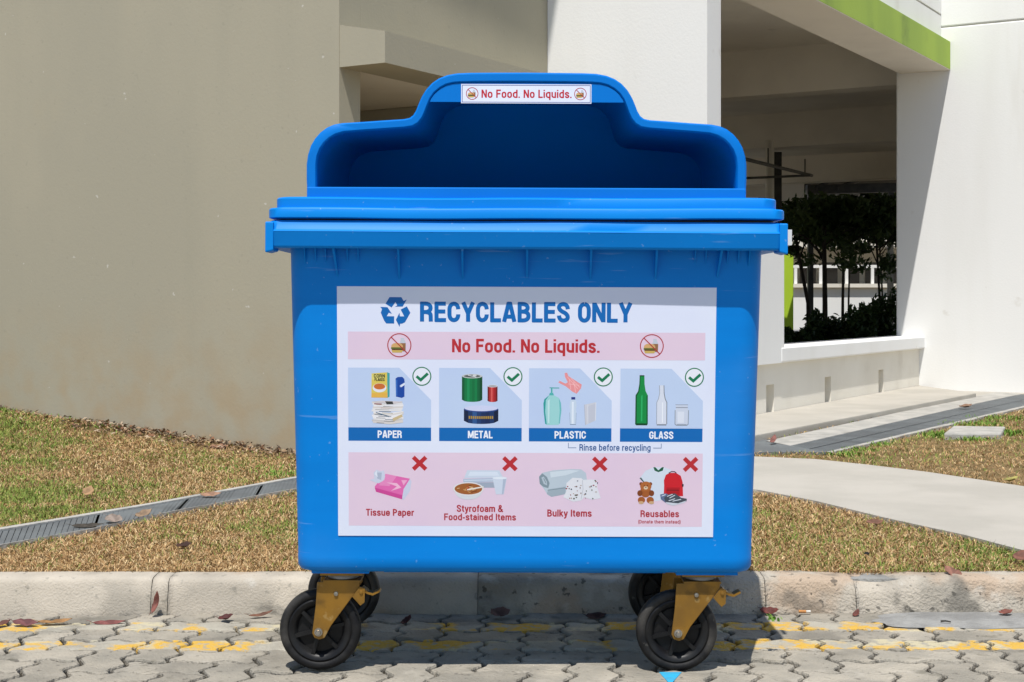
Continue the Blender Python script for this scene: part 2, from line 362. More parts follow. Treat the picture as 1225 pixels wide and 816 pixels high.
# apron, raised walk and drain at the foot of the white building
e0 = [G(945.3, 534, .06), G(1066, 505.5, .06), G(1183, 480, .06), G(1240, 468, .06)]
e1 = [G(988, 542.5, .06), G(1108, 511.5, .06), G(1240, 481, .06), G(1300, 469, .06)]
e0 = [Vector((p.x, p.y, .104)) for p in (G(945.3, 534), G(1183, 480), G(1222, 471.8))]; e1 = [Vector((p.x, p.y, .104)) for p in (G(988, 541.5), G(1240, 482.5), G(1272, 475))]
drain('building_drain', e0, e1, (.26, .06), 9, .104, cols=2)

# ------------------------------------------------------------------ buildings
C0 = Vector((3.73, 13.4, 0))                        # inner corner of the white building where sill wall and side wall meet
def fp(u, v, z):                                    # u metres from that corner along the facade towards the camera, v metres proud of it
    return C0 - Pd * u + Qd * v + UP * z
blk = empty('apartment_block', C0, label='white apartment block with lime green beam over an open ground floor', category='building')
def part(S, name, m, parent=blk, **k):
    o = S.make(name, m, parent, **k)
    return rel(o) if parent is blk else o
def fbox(S, u0, u1, v0, v1, z0, z1): return S.obox(fp(u0, v0, z0), fp(u1, v0, z0) - fp(u0, v0, z0), fp(u0, v1, z0) - fp(u0, v0, z0), (0, 0, z1 - z0))
# side wall: runs from just inside the opening past the corner towards the camera's right
S = Shape(); q0 = C0 + Pd * .213 * 0
TQ = .22
def qb(s0, s1, z0, z1, d0=0, d1=.25):               # box on the side wall plane: s along Qd from the corner, d depth behind the face
    return Shape().obox(C0 + Qd * s0 + Pd * d0 + UP * z0, Qd * (s1 - s0), Pd * (d1 - d0), (0, 0, z1 - z0))
part(qb(-.213, 9, .0, 3.395), 'side_wall', white)
part(qb(-.213, 9, 3.403, 9), 'side_wall', white)
part(qb(-.213, 9, 3.39, 3.41, .006, .24), 'side_wall_joint', drainc)
# sill wall with weep slots and projecting sill
S = Shape(); uw = [(0.0, 'e')]
slots = []
for xa, xb, ya, yb in ((916.6, 926, 468.7, 493.5), (986.7, 994, 458, 482), (1051, 1056.8, 450.5, 472.5)):
    def u_of(px):
        r_ = (px - HX) / F; return (C0.x - r_ * C0.y) / (Pd.x - r_ * Pd.y)
    slots.append((u_of(xb), u_of(xa)))
slots = sorted(slots); prev = 0
for s0, s1 in slots: fbox(S, prev, s0, -.25, 0, .0, .478); prev = s1
fbox(S, prev, 4.845, -.25, 0, 0, .478)
for s0, s1 in slots: fbox(S, s0, s1, -.25, 0, .0, .135); fbox(S, s0, s1, -.25, 0, .33, .478); fbox(S, s0, s1, -.25, -.10, .135, .33)
part(S, 'sill_wall', cream)
part(fbox(Shape(), -.02, 3.66, -.27, .05, .478, .59), 'window_sill', white)
part(fbox(Shape(), 3.6, 4.845, -.22, .045, .479, 1.33), 'low_wall', white)
for a in blk.children:
    if a.name.startswith(('window_sill', 'side_wall')): bev(a, .012, 2)
# column at the left of the opening
cz = 9.0
CB = Vector((.233, 9.59, 0))
part(Shape().obox(CB + UP * 0, Qd * 1.13, Pd * .215, (0, 0, cz)), 'column', white); bev(blk.children[-1], .02, 3)
# green edge beam and upper wall
ub0, ub1 = 0.004, 4.88
part(fbox(Shape(), ub0, ub1, -.17, .283, 3.01, 3.26), 'edge_beam', greenp); eb = blk.children[-1]
part(fbox(Shape(), ub0, ub1, -.168, .281, 3.004, 3.0095), 'beam_soffit', ceilm)
part(fbox(Shape(), ub0, ub1, -.17, .20, 3.262, 3.50), 'upper_wall', white)
part(fbox(Shape(), ub0, ub1, -.16, .19, 3.50, 3.52), 'wall_joint', drainc)
part(fbox(Shape(), ub0, ub1, -.17, .20, 3.52, 8), 'upper_wall', white)
# void deck: ceiling slab, cross beams, floor
part(Shape().obox(fp(4.7, -.172, 3.461), Pd * 4.9, -Qd * 9, (0, 0, .3)), 'ceiling', ceilm)
S = Shape(); S.obox(C0 + Pd * .2 + Qd * -.25 + UP * 3.462, Qd * -9, Pd * 12.2, (0, 0, .3)); S.obox(C0 + Pd * .25 + Qd * -.25 + UP * 3.464, Qd * 6, Pd * 11.9, (0, 0, .3)); part(S, 'ceiling', ceilm)
def qbeam(px, Y, z0, z1, th, L0=-9, L1=9):
    o = Vector(((px - HX) / F * Y, Y, 0)); return Shape().obox(o + Qd * L0 + UP * z0, Qd * (L1 - L0), Pd * th, (0, 0, z1 - z0))
for Y, th in ((15.06, .3), (20.3, .35), (26.5, .35)): part(qbeam(860, Y, 3.0, 3.462, th, -7, 7), 'ceiling_beam', ceilm)
part(Shape().obox(fp(4.6, -.27, .02), Pd * 19.6, -Qd * 14, (0, 0, .07)), 'floor', concm)
# unseen wall added beyond the white column to block skylight from the void deck
part(Shape().obox(CB + Pd * .23 - Qd * 3.2, Pd * 8.5, -Qd * .2, (0, 0, 3.455)), 'skylight_block', ceilm)
for px, Y, r_, m_ in ((921, 19.0, .055, cream),):
    c_ = U(px, 0, Y); part(Shape().tube([(c_.x, Y, .0), (c_.x, Y, 3.0)], r_, 14), 'pipe_column', m_, smooth=True)
c_ = U(930, 0, 20.0); part(Shape().box(c_.x - .085, c_.x + .06, 20.0, 20.2, 0, 2.95), 'post', darkm)
c_ = U(941.5, 0, 28.8); part(Shape().box(c_.x - .125, c_.x + .125, 28.8, 29.1, 0, 1.95), 'green_pillar', M_('bright green pillar paint', (.42, .62, .03), (.38, .56, .03), scale=2, rough=.8, bump=.05))
xa, xb, xc = U(800, 0, 27.2).x, U(931, 0, 27.2).x, U(962, 0, 27.2).x
part(Shape().box(xa, xb, 27.2, 27.4, 0, 3.45), 'rear_wall', ceilm)
part(Shape().box(xb + .002, xc, 27.2, 27.4, 2.66, 3.45), 'rear_fascia', ceilm)
# water pipes hung below the ceiling
pp = empty('ceiling_pipe', U(930, 200, 17), label='thin dark pipes hung on rods under the void deck ceiling', category='pipe')
rel(Shape().tube([U(880, 187.5, 16), U(971, 210, 20)], .022, 8).make('pipe', darkm, pp))
rel(Shape().tube([U(870, 214, 18), U(968, 210, 19.5)], .016, 8).make('pipe', darkm, pp))
for px, Y in ((919, 17.5), (963, 19.6)):
    p = U(px, 200, Y); p.z = CH + (360 - (187.5 + (px - 880) * .247)) / F * Y; rel(Shape().tube([p, (p.x, Y, p.z + .2)], .009, 6).make('hanger_rod', darkm, pp))

# left building
lb = empty('beige_block', WA, label='beige rendered block with a recessed porch opening behind the bin', category='building')
def lpart(S, name, m, **k): o = S.make(name, m, lb, **k); return rel(o)
sJ = .328; J = WA + Qd * sJ                          # the opening's jamb
lpart(Shape().obox(WA + Qd * sJ, -Qd * 12, Pd * .183, (0, 0, 9)), 'front_wall', beige)
sC = .622; K = WA + Qd * sC
# lintel band turning the corner, with a sloped top
zt_in, zt_out, zb = 2.365, 2.305, 2.142
S = Shape(); L_ = 2.02
a0, a1 = J + Pd * .004, K + Pd * .004
S.prism([a0 + UP * zb, a1 + UP * zb, a1 + UP * zt_out, a0 + UP * zt_in], Pd * L_)
lpart(S, 'lintel_band', beige)
S = Shape(); S.obox(J + UP * (zb + .003) + Pd * .19, Qd * -3, Pd * 1.9, (0, 0, .1)); lpart(S, 'porch_soffit', ceilm)
lpart(Shape().obox(J + UP * (zt_in + .0) + Pd * .1835, -Qd * .2, Pd * 2.03, (0, 0, 7)), 'upper_wall', beige)
bw = Vector((-.761, 9.35, 0)); lpart(Shape().obox(bw - Qd * 3, Qd * 4.0, Pd * .1, (0, 0, zb)), 'porch_back_wall', beige)
# unseen slab added high up to cast the shadow edge on the upper wall
dd = lambda u: .98 + .026 * (u + 2.46 - .93)
lpart(Shape().prism([J + UP * 8 + Pd * u + Qd * q for u, q in ((-2.4, -.15), (-2.4, dd(-2.4)), (0, dd(0)), (0, -.15))], (0, 0, .2)), 'shadow_slab', white)

# raised walk at the foot of the sill wall
S = Shape(); w0 = [G(700, 540), G(912, 519, .135), G(1168, 470.3, .135)]
fa = G(912, 519, .14); fb = G(1168, 470.3, .14); dirw = (fb - fa).normalized(); fa = fa - dirw * .8
ba = fp(4.75, .003, .14); bb = fp(0, .003, .14)
S.prism([fa, fb, bb, ba], (0, 0, -.14)); walk = S.make('raised_walk', concm, kind='structure'); bev(walk, .01)
POLY.append([(fa.x, fa.y), (fb.x, fb.y), (bb.x, bb.y), (ba.x, ba.y)])
ap = [Vector((p.x, p.y, .1015)) for p in (fb - dirw * .3, C0 + Qd * .1, C0 + Qd * 1.05, G(1222, 471.9), G(1183, 479.8), G(1120, 494))]
Shape().prism(ap, (0, 0, -.1)).make('wall_apron', concm, kind='structure'); POLY.append([(p.x, p.y) for p in ap])
sl = [Vector((p.x, p.y, .1035)) for p in (G(860, 526), G(930, 527), G(946, 533.6), G(988, 541.8), G(860, 541.5))]
Shape().prism(sl, (0, 0, -.1)).make('drain_cover', gratem, kind='structure'); POLY.append([(p.x, p.y) for p in sl])
# concrete inspection slab in the grass
q = [G(1129, 524), G(1198, 524), G(1203, 516), G(1140, 515)]
S = Shape().prism([Vector((p.x, p.y, .07)) for p in q], (0, 0, .06)); o = S.make('inspection_cover', drainc, label='small rough concrete cover slab half sunk in the dry grass', category='cover slab'); bev(o, .012, 2)
POLY.append([(p.x, p.y) for p in q])

# ------------------------------------------------------------------ beyond the void deck
fbk = empty('far_block', U(1000, 360, 36), label='white low block with railed corridor seen far through the opening', category='building')
def far(S, name, m, **k): o = S.make(name, m, fbk, **k); return rel(o)
yw = 36
def fz(py, Y=yw): return CH - (py - HY) / F * Y
X0, X1 = U(900, 0, yw).x - 4, U(1300, 0, yw).x + 6
far(Shape().box(X0, X1, yw, yw + .2, 0, fz(344)), 'parapet_wall', white)
far(Shape().box(X0, X1, yw - .12, yw + .2, fz(344), fz(339.5)), 'ledge', cream)
far(Shape().box(X0, X1, yw, yw + .06, fz(320.5), fz(317)), 'handrail', white)
for i, px in enumerate((952, 982, 1013, 1044, 1075, 1106)):
    x = U(px, 0, yw).x; far(Shape().box(x - .035, x + .035, yw + .003, yw + .057, fz(339.5), fz(320.5)), 'railing_post', white)
far(Shape().box(X0, X1, yw + 1.6, yw + 1.8, 0, fz(180)), 'rear_wall', cream)
for i in range(7):
    x = U(957 + i * 26, 0, yw + 1.6).x; o = far(Shape().box(x, x + .40, yw + 1.56, yw + 1.598, fz(338), fz(312)), 'window', glassd)
far(Shape().box(X0, X1, yw - .1, yw + 1.8, fz(296), fz(290)), 'corridor_ceiling', cream)
far(Shape().box(X0, X1, yw + .2, yw + .4, fz(290), fz(100)), 'upper_wall', cream)
# dark pavilion roof
pv = empty('pavilion', U(1030, 200, 27.5), label='dark open pavilion roof with slanted rafters beyond the void deck', category='pavilion')
def pvp(S, name, m): o = S.make(name, m, pv); return rel(o)
Y = 27.6
pvp(Shape().prism([U(951, 200, 26.9), U(1130, 196, 26.9), U(1130, 240, 34.5), U(951, 244, 34.5)], (0, 0, .05)), 'roof_sheet', darkm)
pvp(Shape().obox(U(966, 232, Y), U(1090, 229, Y) - U(966, 232, Y), (0, .2, 0), (0, 0, .17)), 'eave_beam', darkm)
pvp(Shape().obox(U(1014, 203, Y + 1), U(1090, 197, Y + 1) - U(1014, 203, Y + 1), (0, .2, 0), (0, 0, .12)), 'ridge_beam', darkm)
for a, b_ in (((975, 226), (1018, 203)), ((1000, 226), (1060, 202)), ((945, 232), (985, 210))):
    pvp(Shape().tube([U(*a, Y), U(*b_, Y + 1)], .045, 6), 'rafter', darkm)
for px in (970, 1066): c_ = U(px, 0, Y); pvp(Shape().box(c_.x - .05, c_.x + .05, Y, Y + .1, 0, fz(230, Y)), 'post', darkm)

# ------------------------------------------------------------------ foliage
def leaf_cloud(name, blobs, n_, size, m, parent=None, seed=0, **props):
    rg = np.random.default_rng(seed); P = []
    wts = np.array([b_[3] * b_[4] * b_[5] for b_ in blobs]); wts = wts / wts.sum()
    for b_, wt in zip(blobs, wts):
        k = int(n_ * wt) + 3; d = rg.normal(size=(k, 3)); d /= np.linalg.norm(d, axis=1)[:, None]
        rr = rg.uniform(.25, 1, k) ** .5 * (1 + .25 * np.sin(d[:, 0] * 7 + d[:, 2] * 5 + b_[0]))
        P.append(np.array(b_[:3]) + d * rr[:, None] * np.array(b_[3:6]))
    P = np.concatenate(P); k = len(P)
    a = rg.normal(size=(k, 3)); a /= np.linalg.norm(a, axis=1)[:, None]; c = rg.normal(size=(k, 3)); c -= (c * a).sum(1)[:, None] * a; c /= np.linalg.norm(c, axis=1)[:, None]
    s = size * rg.uniform(.6, 1.3, k)[:, None]
    V = np.stack([P - a * s, P - c * s * .42 + a * s * .1, P + a * s, P + c * s * .42 + a * s * .1], 1).reshape(-1, 3)
    me = bpy.data.meshes.new(name); me.vertices.add(len(V)); me.vertices.foreach_set('co', V.astype(np.float32).ravel())
    me.loops.add(4 * k); me.polygons.add(k); me.loops.foreach_set('vertex_index', np.arange(4 * k, dtype=np.int32)); me.polygons.foreach_set('loop_start', np.arange(0, 4 * k, 4, dtype=np.int32))
    me.update(calc_edges=True); me.materials.append(m)
    return link(bpy.data.objects.new(name, me), parent, **props)
def tree(px, Y, top, wpx, lean, label, seed, extra=()):
    b0 = U(px, 0, Y); b0.z = .05; t = empty('tree', b0, label=label, category='tree', group='dark trees beyond the open ground floor')
    ht = fz(300, Y); r0 = wpx / F * Y / 2; pts = [Vector((b0.x, Y, 0)), Vector((b0.x - lean * .1, Y, ht * .5)), Vector((b0.x - lean, Y + .05, ht)), Vector((b0.x - lean * 1.3, Y + .1, ht + .4))]
    pts = [pts[0].lerp(pts[1], .5 * i) for i in range(2)] + pts[1:]
    tr = rel(Shape().tube(pts, r0, 9, taper=r0 * .55).make('trunk', barkm, t, smooth=True))
    tp = pts[-2]
    for k in range(5):
        an = k * 1.3 + seed; q_ = tp + Vector((math.cos(an) * .7, math.sin(an) * .5, .22 + .07 * k)); rel(Shape().tube([tp + Vector((0, 0, -.2 + .1 * k)), tp.lerp(q_, .5) + Vector((0, 0, .1)), q_], r0 * .4, 6, taper=r0 * .12).make('limb', barkm, t, smooth=True))
    rs = random.Random(seed); bl = []
    for k in range(4): bl.append((tp.x + rs.uniform(-1.2, 1.2), Y + rs.uniform(-.6, .6), top + rs.uniform(-.75, -.3), rs.uniform(.12, .3), .3, rs.uniform(.08, .16)))
    for k in range(9):
        bl.append((tp.x + rs.uniform(-1.1, 1.1), Y + rs.uniform(-1, 1), top + rs.uniform(-.28, .3), rs.uniform(.3, .6), rs.uniform(.35, .6), rs.uniform(.16, .28)))
    rel(leaf_cloud('crown', bl + list(extra), 3300, .07, leafm, t, seed))
    return t
tree(968, 24.5, 2.15, 6, .18, 'slim leaning dark tree just right of the green pillar', 1)
tree(987, 23.5, 2.1, 8, .0, 'thick straight dark tree, second from the green pillar', 2)
tree(1008, 25.5, 2.2, 4.5, -.03, 'thin upright dark tree, third from the green pillar', 3)
tree(1053, 24.2, 2.15, 4, .04, 'thin dark tree nearest the white side wall', 4)
def shrub(px, Y, top, wpx, label, seed):
    b0 = U(px, 0, Y); b0.z = .05; t = empty('shrub', b0, label=label, category='shrub', group='dark shrubs beyond the open ground floor')
    h_ = fz(top, Y); hw = wpx / F * Y / 2; rs = random.Random(seed)
    S = Shape()
    for k in range(5): S.tube([b0, b0 + Vector((rs.uniform(-hw, hw) * .6, rs.uniform(-.1, .1), h_ * .7))], .012, 5, taper=.005)
    rel(S.make('stems', barkm, t)); 
    bl = [(b0.x + rs.uniform(-hw, hw) * .8, Y + rs.uniform(-.2, .2), h_ * rs.uniform(.2, .75), hw * .45, .3, h_ * .28) for _ in range(9)]
    rel(leaf_cloud('foliage', bl, 2600, .05, shrubm, t, seed + 50))
tree(972, 32.2, 2.9, 3, .05, 'dense dark tree under the pavilion roof above the left end of the railing', 22)
tree(1015, 31.6, 2.85, 3, -.05, 'dense dark tree under the pavilion roof above the middle of the railing', 23)
tree(1056, 32.4, 2.9, 3, .05, 'dense dark tree under the pavilion roof above the right end of the railing', 24)
shrub(975, 21.5, 372, 46, 'low dark shrub under the leaning tree by the green pillar', 11)
shrub(1000, 22.3, 376, 40, 'low dark shrub between the thick and the thin tree trunks', 12)
shrub(1025, 21.2, 362, 44, 'bushy dark shrub right of the thin upright tree', 13)
shrub(1058, 21.8, 345, 40, 'tallest dark shrub against the white side wall', 14)
shrub(948, 20.8, 393, 40, 'lowest dark shrub at the foot of the green pillar', 15)

# ------------------------------------------------------------------ lawn blades
def inpoly(x, y, poly):
    r_ = np.zeros(len(x), bool); j = len(poly) - 1
    for i in range(len(poly)):
        xi, yi = poly[i]; xj, yj = poly[j]
        c = ((yi > y) != (yj > y)) & (x < (xj - xi) * (y - yi) / ((yj - yi) + 1e-12) + xi); r_ ^= c; j = i
    return r_
rg = np.random.default_rng(5)
def vnoise(x, y, s, seed):
    g = np.random.default_rng(seed).uniform(0, 1, (64, 64)); X = x * s + 100; Y_ = y * s + 100
    i = np.floor(X).astype(int); j = np.floor(Y_).astype(int); fx = X - i; fy = Y_ - j; fx = fx * fx * (3 - 2 * fx); fy = fy * fy * (3 - 2 * fy)
    a = g[i % 64, j % 64]; b_ = g[(i + 1) % 64, j % 64]; c = g[i % 64, (j + 1) % 64]; d = g[(i + 1) % 64, (j + 1) % 64]
    return (a * (1 - fx) + b_ * fx) * (1 - fy) + (c * (1 - fx) + d * fx) * fy
def blades(name, n_, seed, y0=4.372, y1=14.5):
    rg = np.random.default_rng(seed)
    inv = rg.uniform(1 / y1, 1 / y0, n_); y = 1 / inv; x = rg.uniform(-1, 1, n_) * (.42 * y + .5)
    keep = np.ones(n_, bool)
    for p in POLY: keep &= ~inpoly(x, y, p)
    vx, vy = x - WA.x, y - WA.y; wd = -(vx * Pd.x + vy * Pd.y); tq = vx * Qd.x + vy * Qd.y
    keep &= ~((wd < .03) & (tq < sC))
    cv = (x - C0.x) * Qd.x + (y - C0.y) * Qd.y; cu = -((x - C0.x) * Pd.x + (y - C0.y) * Pd.y)
    keep &= ~((cv < .02) | (cu < .02)) | (x < .3) 
    keep &= ~((x > -.5) & (x < 1.4) & (y > 8.6))
    # thin, littered ground next to the beige wall
    keep &= ~((wd < .30) & (rg.uniform(0, 1, n_) < .78) & (tq > -1.4))
    x, y = x[keep], y[keep]; wd = wd[keep]; tq = tq[keep]; k = len(x)
    z = np.array([mound(a, b_) for a, b_ in zip(x, y)]) - .008
    left = (x < 0)
    g = .55 * vnoise(x, y, 1.6, 1) + .3 * vnoise(x, y, 5, 2) + .25 * vnoise(x, y, 16, 3)
    mid = np.exp(-((wd - 1.0) / .8) ** 2) * left * .16
    gf = 1 / (1 + np.exp(-(g + mid - .66) * 16)) * .78 + .06
    gf = np.where((~left) & (y < 5.4), gf * .85 + .12, gf)
    gf = gf * np.where(left, np.clip((y - 4.3) / 1.1, .35, 1.15), 1)
    green = rg.uniform(0, 1, k) < gf
    L = rg.uniform(.012, .029, k) * np.where(green, 1.1, 1) * (1 + .05 * (y - 4.4)); wdt = rg.uniform(.0013, .0029, k) * (1 + .14 * (y - 4.4))
    az_ = rg.uniform(0, 2 * np.pi, k); lean = np.where(green, rg.uniform(.5, 1.3, k), rg.uniform(.8, 1.6, k)); az2 = az_ + rg.normal(0, .5, k)
    d1 = np.stack([np.cos(az_) * np.sin(lean * .7), np.sin(az_) * np.sin(lean * .7), np.cos(lean * .7)], 1)
    l2 = np.minimum(lean * 1.35, 1.75); d2 = np.stack([np.cos(az2) * np.sin(l2), np.sin(az2) * np.sin(l2), np.cos(l2)], 1)
    sd_ = np.stack([-np.sin(az_), np.cos(az_), rg.normal(0, .3, k)], 1) * wdt[:, None] / 2
    P = np.stack([x, y, z + rg.uniform(0, .012, k)], 1); Mm = P + d1 * (L * .5)[:, None]; T = Mm + d2 * (L * .5)[:, None]
    V = np.stack([P - sd_, P + sd_, Mm + sd_ * .9, Mm - sd_ * .9, T], 1).reshape(-1, 3)
    me = bpy.data.meshes.new(name); me.vertices.add(5 * k); me.vertices.foreach_set('co', V.astype(np.float32).ravel())
    b_ = np.arange(k)[:, None] * 5; li = np.concatenate([b_ + np.array([[0, 1, 2, 3]]), b_ + np.array([[3, 2, 4]])], 1).ravel().astype(np.int32)
    me.loops.add(7 * k); me.polygons.add(2 * k); me.loops.foreach_set('vertex_index', li)
    ls = (np.arange(k)[:, None] * 7 + np.array([[0, 4]])).ravel().astype(np.int32); me.polygons.foreach_set('loop_start', ls); me.update(calc_edges=True)
    tan = np.array([[.52, .34, .16], [.42, .25, .11], [.66, .49, .27], [.25, .13, .055], [.22, .16, .065]])[rg.choice(5, k, p=[.34, .25, .2, .13, .08])]
    grn = np.array([[.17, .24, .045], [.24, .30, .06], [.12, .19, .04], [.33, .33, .09]])[rg.choice(4, k, p=[.35, .3, .2, .15])]
    c = np.where(green[:, None], grn, tan) * rg.uniform(.75, 1.2, (k, 1)); c = np.concatenate([c, np.ones((k, 1))], 1)
    at = me.color_attributes.new('Col', 'FLOAT_COLOR', 'POINT'); at.data.foreach_set('color', np.repeat(c, 5, axis=0).astype(np.float32).ravel())
    me.materials.append(grassm)
    link(bpy.data.objects.new(name, me), None, kind='stuff')
blades('lawn_grass', 480000, 5)
blades('lawn_grass', 170000, 9, 7.2, 14.5)
# taller green tufts at the far left by the wall and along the drain edge
def tufts(name, spots, seed):
    rg = np.random.default_rng(seed); V = []; Fc = []; cl = []
    for px, py, n_, sp, h_ in spots:
        g0 = G(px, py); g0.z = mound(g0.x, g0.y)
        for _ in range(n_):
            a = rg.uniform(0, 6.28); x = g0.x + rg.normal(0, sp); y = g0.y + rg.normal(0, sp * .8); z = mound(x, y) - .01
            L = h_ * rg.uniform(.5, 1.1); le = rg.uniform(.1, .7); dx, dy, dz = math.cos(a) * math.sin(le), math.sin(a) * math.sin(le), math.cos(le); w_ = rg.uniform(.002, .0045)
            k = len(V); sx, sy = -math.sin(a) * w_, math.cos(a) * w_
            V += [(x - sx, y - sy, z), (x + sx, y + sy, z), (x + dx * L * .55 + sx, y + dy * L * .55 + sy, z + dz * L * .55), (x + dx * L * .55 - sx, y + dy * L * .55 - sy, z + dz * L * .55), (x + dx * L * 1.3, y + dy * L * 1.3, z + dz * L * .9)]
            Fc += [(k, k+1, k+2, k+3), (k+3, k+2, k+4)]; c = [(.12, .24, .035), (.2, .32, .06), (.16, .27, .04)][rg.integers(3)]; cl += [c, c]
    mesh(name, V, Fc, grassm, cols=cl, kind='stuff')
tufts('grass_tufts', [(10, 515, 420, .25, .045), (60, 510, 600, .25, .05), (85, 497, 200, .12, .07), (30, 500, 260, .15, .05), (110, 525, 400, .25, .035), (150, 523, 300, .2, .035), (332, 568, 160, .06, .035), (300, 560, 150, .1, .03),
    (1010, 543, 110, .05, .035), (1030, 537, 110, .05, .03), (1052, 531, 90, .04, .03), (1120, 521, 160, .05, .05), (1165, 525, 150, .04, .03), (1208, 519, 220, .06, .05), (1170, 507, 200, .12, .035), (1210, 500, 200, .12, .035), (1050, 622, 30, .03, .025), (1165, 655, 60, .08, .022), (1190, 668, 90, .1, .025), (924, 737, 14, .01, .02)], 8)
# litter of broken dead leaves at the foot of the beige wall
rg = np.random.default_rng(4); V = []; Fc = []; cl = []
for _ in range(1000):
    t = rg.uniform(-1.55, .1) - .0; wd = abs(rg.normal(.03, .13)) + .005; p = WA + Qd * (t if rg.uniform() < .8 else t - 1) - Pd * wd; z = mound(p.x, p.y) + rg.uniform(0, .02)
    s = rg.uniform(.006, .022); a = rg.uniform(0, 6.28); ca, sa = math.cos(a) * s, math.sin(a) * s; tl = rg.uniform(-.8, 1.2) * s; k = len(V); w_ = rg.uniform(.25, .6)
    V += [(p.x - ca, p.y - sa, z), (p.x + sa * w_, p.y - ca * w_, z + tl * .5), (p.x + ca, p.y + sa, z + tl), (p.x - sa * w_, p.y + ca * w_, z + .4 * s)]
    Fc.append((k, k+1, k+2, k+3)); cl.append([(.16, .10, .06), (.30, .20, .12), (.08, .055, .04), (.42, .32, .22), (.22, .11, .06)][rg.integers(5)])
mesh('leaf_litter', V, Fc, grassm, cols=cl, kind='stuff')

# ------------------------------------------------------------------ single fallen leaves
def leaf(px, py, h, L, wd, az_, col, label, curl=.5, tilt=(0, 0), name='fallen_leaf', cat='leaf', grp='dry fallen leaves', seed=0):
    L *= .85; wd *= .85; rs = random.Random(seed + int(px)); sg = rs.choice((-1, 1)); me_v = []; me_f = []; nl = 9
    for i in range(nl):
        t = i / (nl - 1); ww = wd / 2 * (math.sin(math.pi * t ** .8) ** .7 + .02) * rs.uniform(.82, 1.1)
        zc = curl * L * ((t - .45) ** 2) * .9
        for s in (-1, -.5, 0, .5, 1): me_v.append((L * (t - .5), s * ww, zc + (abs(s) ** 1.6 if s * sg > 0 else .25 * abs(s)) * ww * curl * .9 + .12 * ww * math.sin(t * 9 + s * 2) + rs.uniform(-.0012, .0012) - (.0015 if s == 0 else 0)))
    for i in range(nl - 1):
        for j in range(4): k = i * 5 + j; me_f.append((k, k + 5, k + 6, k + 1))
    k = len(me_v); me_v += [(-L * .5, -.0012, curl * L * .25), (-L * .5, .0012, curl * L * .25), (-L * .68, 0, curl * L * .25 + .006)]; me_f.append((k, k + 1, k + 2))
    lc = lin(col); lg = sum(lc) / 3; lc = tuple(c * .66 + lg * .22 for c in lc)
    m_ = M_('leaf ' + label[:18], tuple(c * .78 for c in lc), tuple(c * .45 for c in lc), scale=45, rough=.7, bump=.3, bscale=200, coord='obj')
    o = mesh(name, me_v, me_f, m_, smooth=True, label=label, category=cat)
    if grp: o['group'] = grp
    sm = o.modifiers.new('thick', 'SOLIDIFY'); sm.thickness = .0008
    p = G(px, py, h); tx = R(rs.uniform(10, 30)) if name == 'fallen_leaf' and tilt == (0, 0) else R(tilt[0])
    mm = Matrix.Rotation(tx, 4, 'X') @ Matrix.Rotation(R(az_), 4, 'Z') @ Matrix.Rotation(R(tilt[1]), 4, 'Y')
    zs = [(mm @ v.co).z for v in o.data.vertices]; o.matrix_world = Matrix.Translation((p.x, p.y, h - .003 - min(zs))) @ mm
    return o
RB = (150, 80, 60); TN = (205, 160, 110); OR = (225, 165, 60)
leaf(188, 732, 0.012, .075, .03, 70, (165, 85, 65), 'curled red-brown leaf standing against the mortared kerb joint', 1.2, (10, -55))
leaf(130, 745, 0.006, .11, .026, 4, (170, 85, 75), 'long flat dull red leaf at the kerb foot left of the kerb joint', .25)
leaf(66, 744, 0.006, .11, .04, 10, (215, 150, 60), 'long orange tan leaf at the kerb foot near the left edge', .3)
leaf(30, 746, 0.006, .09, .035, -8, (150, 80, 80), 'dark red leaf under the long orange leaf at the kerb foot', .25)
leaf(3, 746, 0.006, .05, .03, 30, RB, 'red leaf at the kerb foot cut by the left edge of the photo', .4)
leaf(270, 740, 0.008, .05, .035, 20, (125, 50, 45), 'small crumpled dark red leaf at the kerb left of the bin', .9)
leaf(312, 736, 0.008, .08, .02, 15, (155, 95, 60), 'narrow brown leaf with twigs against the kerb by the left wheel', .6)
leaf(598, 735, 0.010, .07, .06, 20, (150, 100, 80), 'broad brown leaf in the shade at the kerb under the bin', .9, (35, 10))
leaf(486, 744, 0.006, .05, .03, 60, (120, 50, 40), 'small red leaf on shaded pavers under the left half of the bin', 1.0)
leaf(713, 738, 0.006, .07, .03, 5, (95, 50, 40), 'dark leaf in the shade at the kerb under the right half of the bin', .5)
leaf(920, 733, 0.008, .062, .034, -10, (150, 60, 45), 'crumpled red leaf at the kerb just right of the bin', .9)
leaf(1024, 735, 0.006, .040, .02, 60, (155, 75, 55), 'small red leaf at the kerb foot between bin and cement patch', .9)
leaf(1203, 733, 0.014, .05, .035, 15, (185, 95, 70), 'small orange red leaf on the cement patch', .6)
leaf(1140, 688, .100, .075, .055, -50, (190, 120, 90), 'pointed red brown leaf lying on top of the kerb', .5, (0, 25))
leaf(1037, 662, .115, .02, .02, 0, (30, 22, 20), 'tiny black shrivelled leaf in the dry grass right of the bin', .5)
leaf(220, 653, .115, .06, .045, 10, (95, 55, 35), 'dark brown leaf in the dry grass below the lawn drain', .6)
leaf(106, 591, .12, .07, .055, 80, (220, 165, 95), 'light tan leaf standing in the grass above the lawn drain', .6, (0, -30))
leaf(137, 622, .118, .085, .07, -25, (190, 165, 145), 'pale broad leaf lying on the lawn drain grate', .4)
leaf(172, 616, .118, .085, .04, 50, (195, 155, 110), 'tan curled leaf on the lawn drain grate, right of the pale leaf', .6)
leaf(105, 629, .114, .13, .03, 5, (90, 80, 65), 'long grey shrivelled leaf on the lawn drain grate, left of the pale leaf', .2)
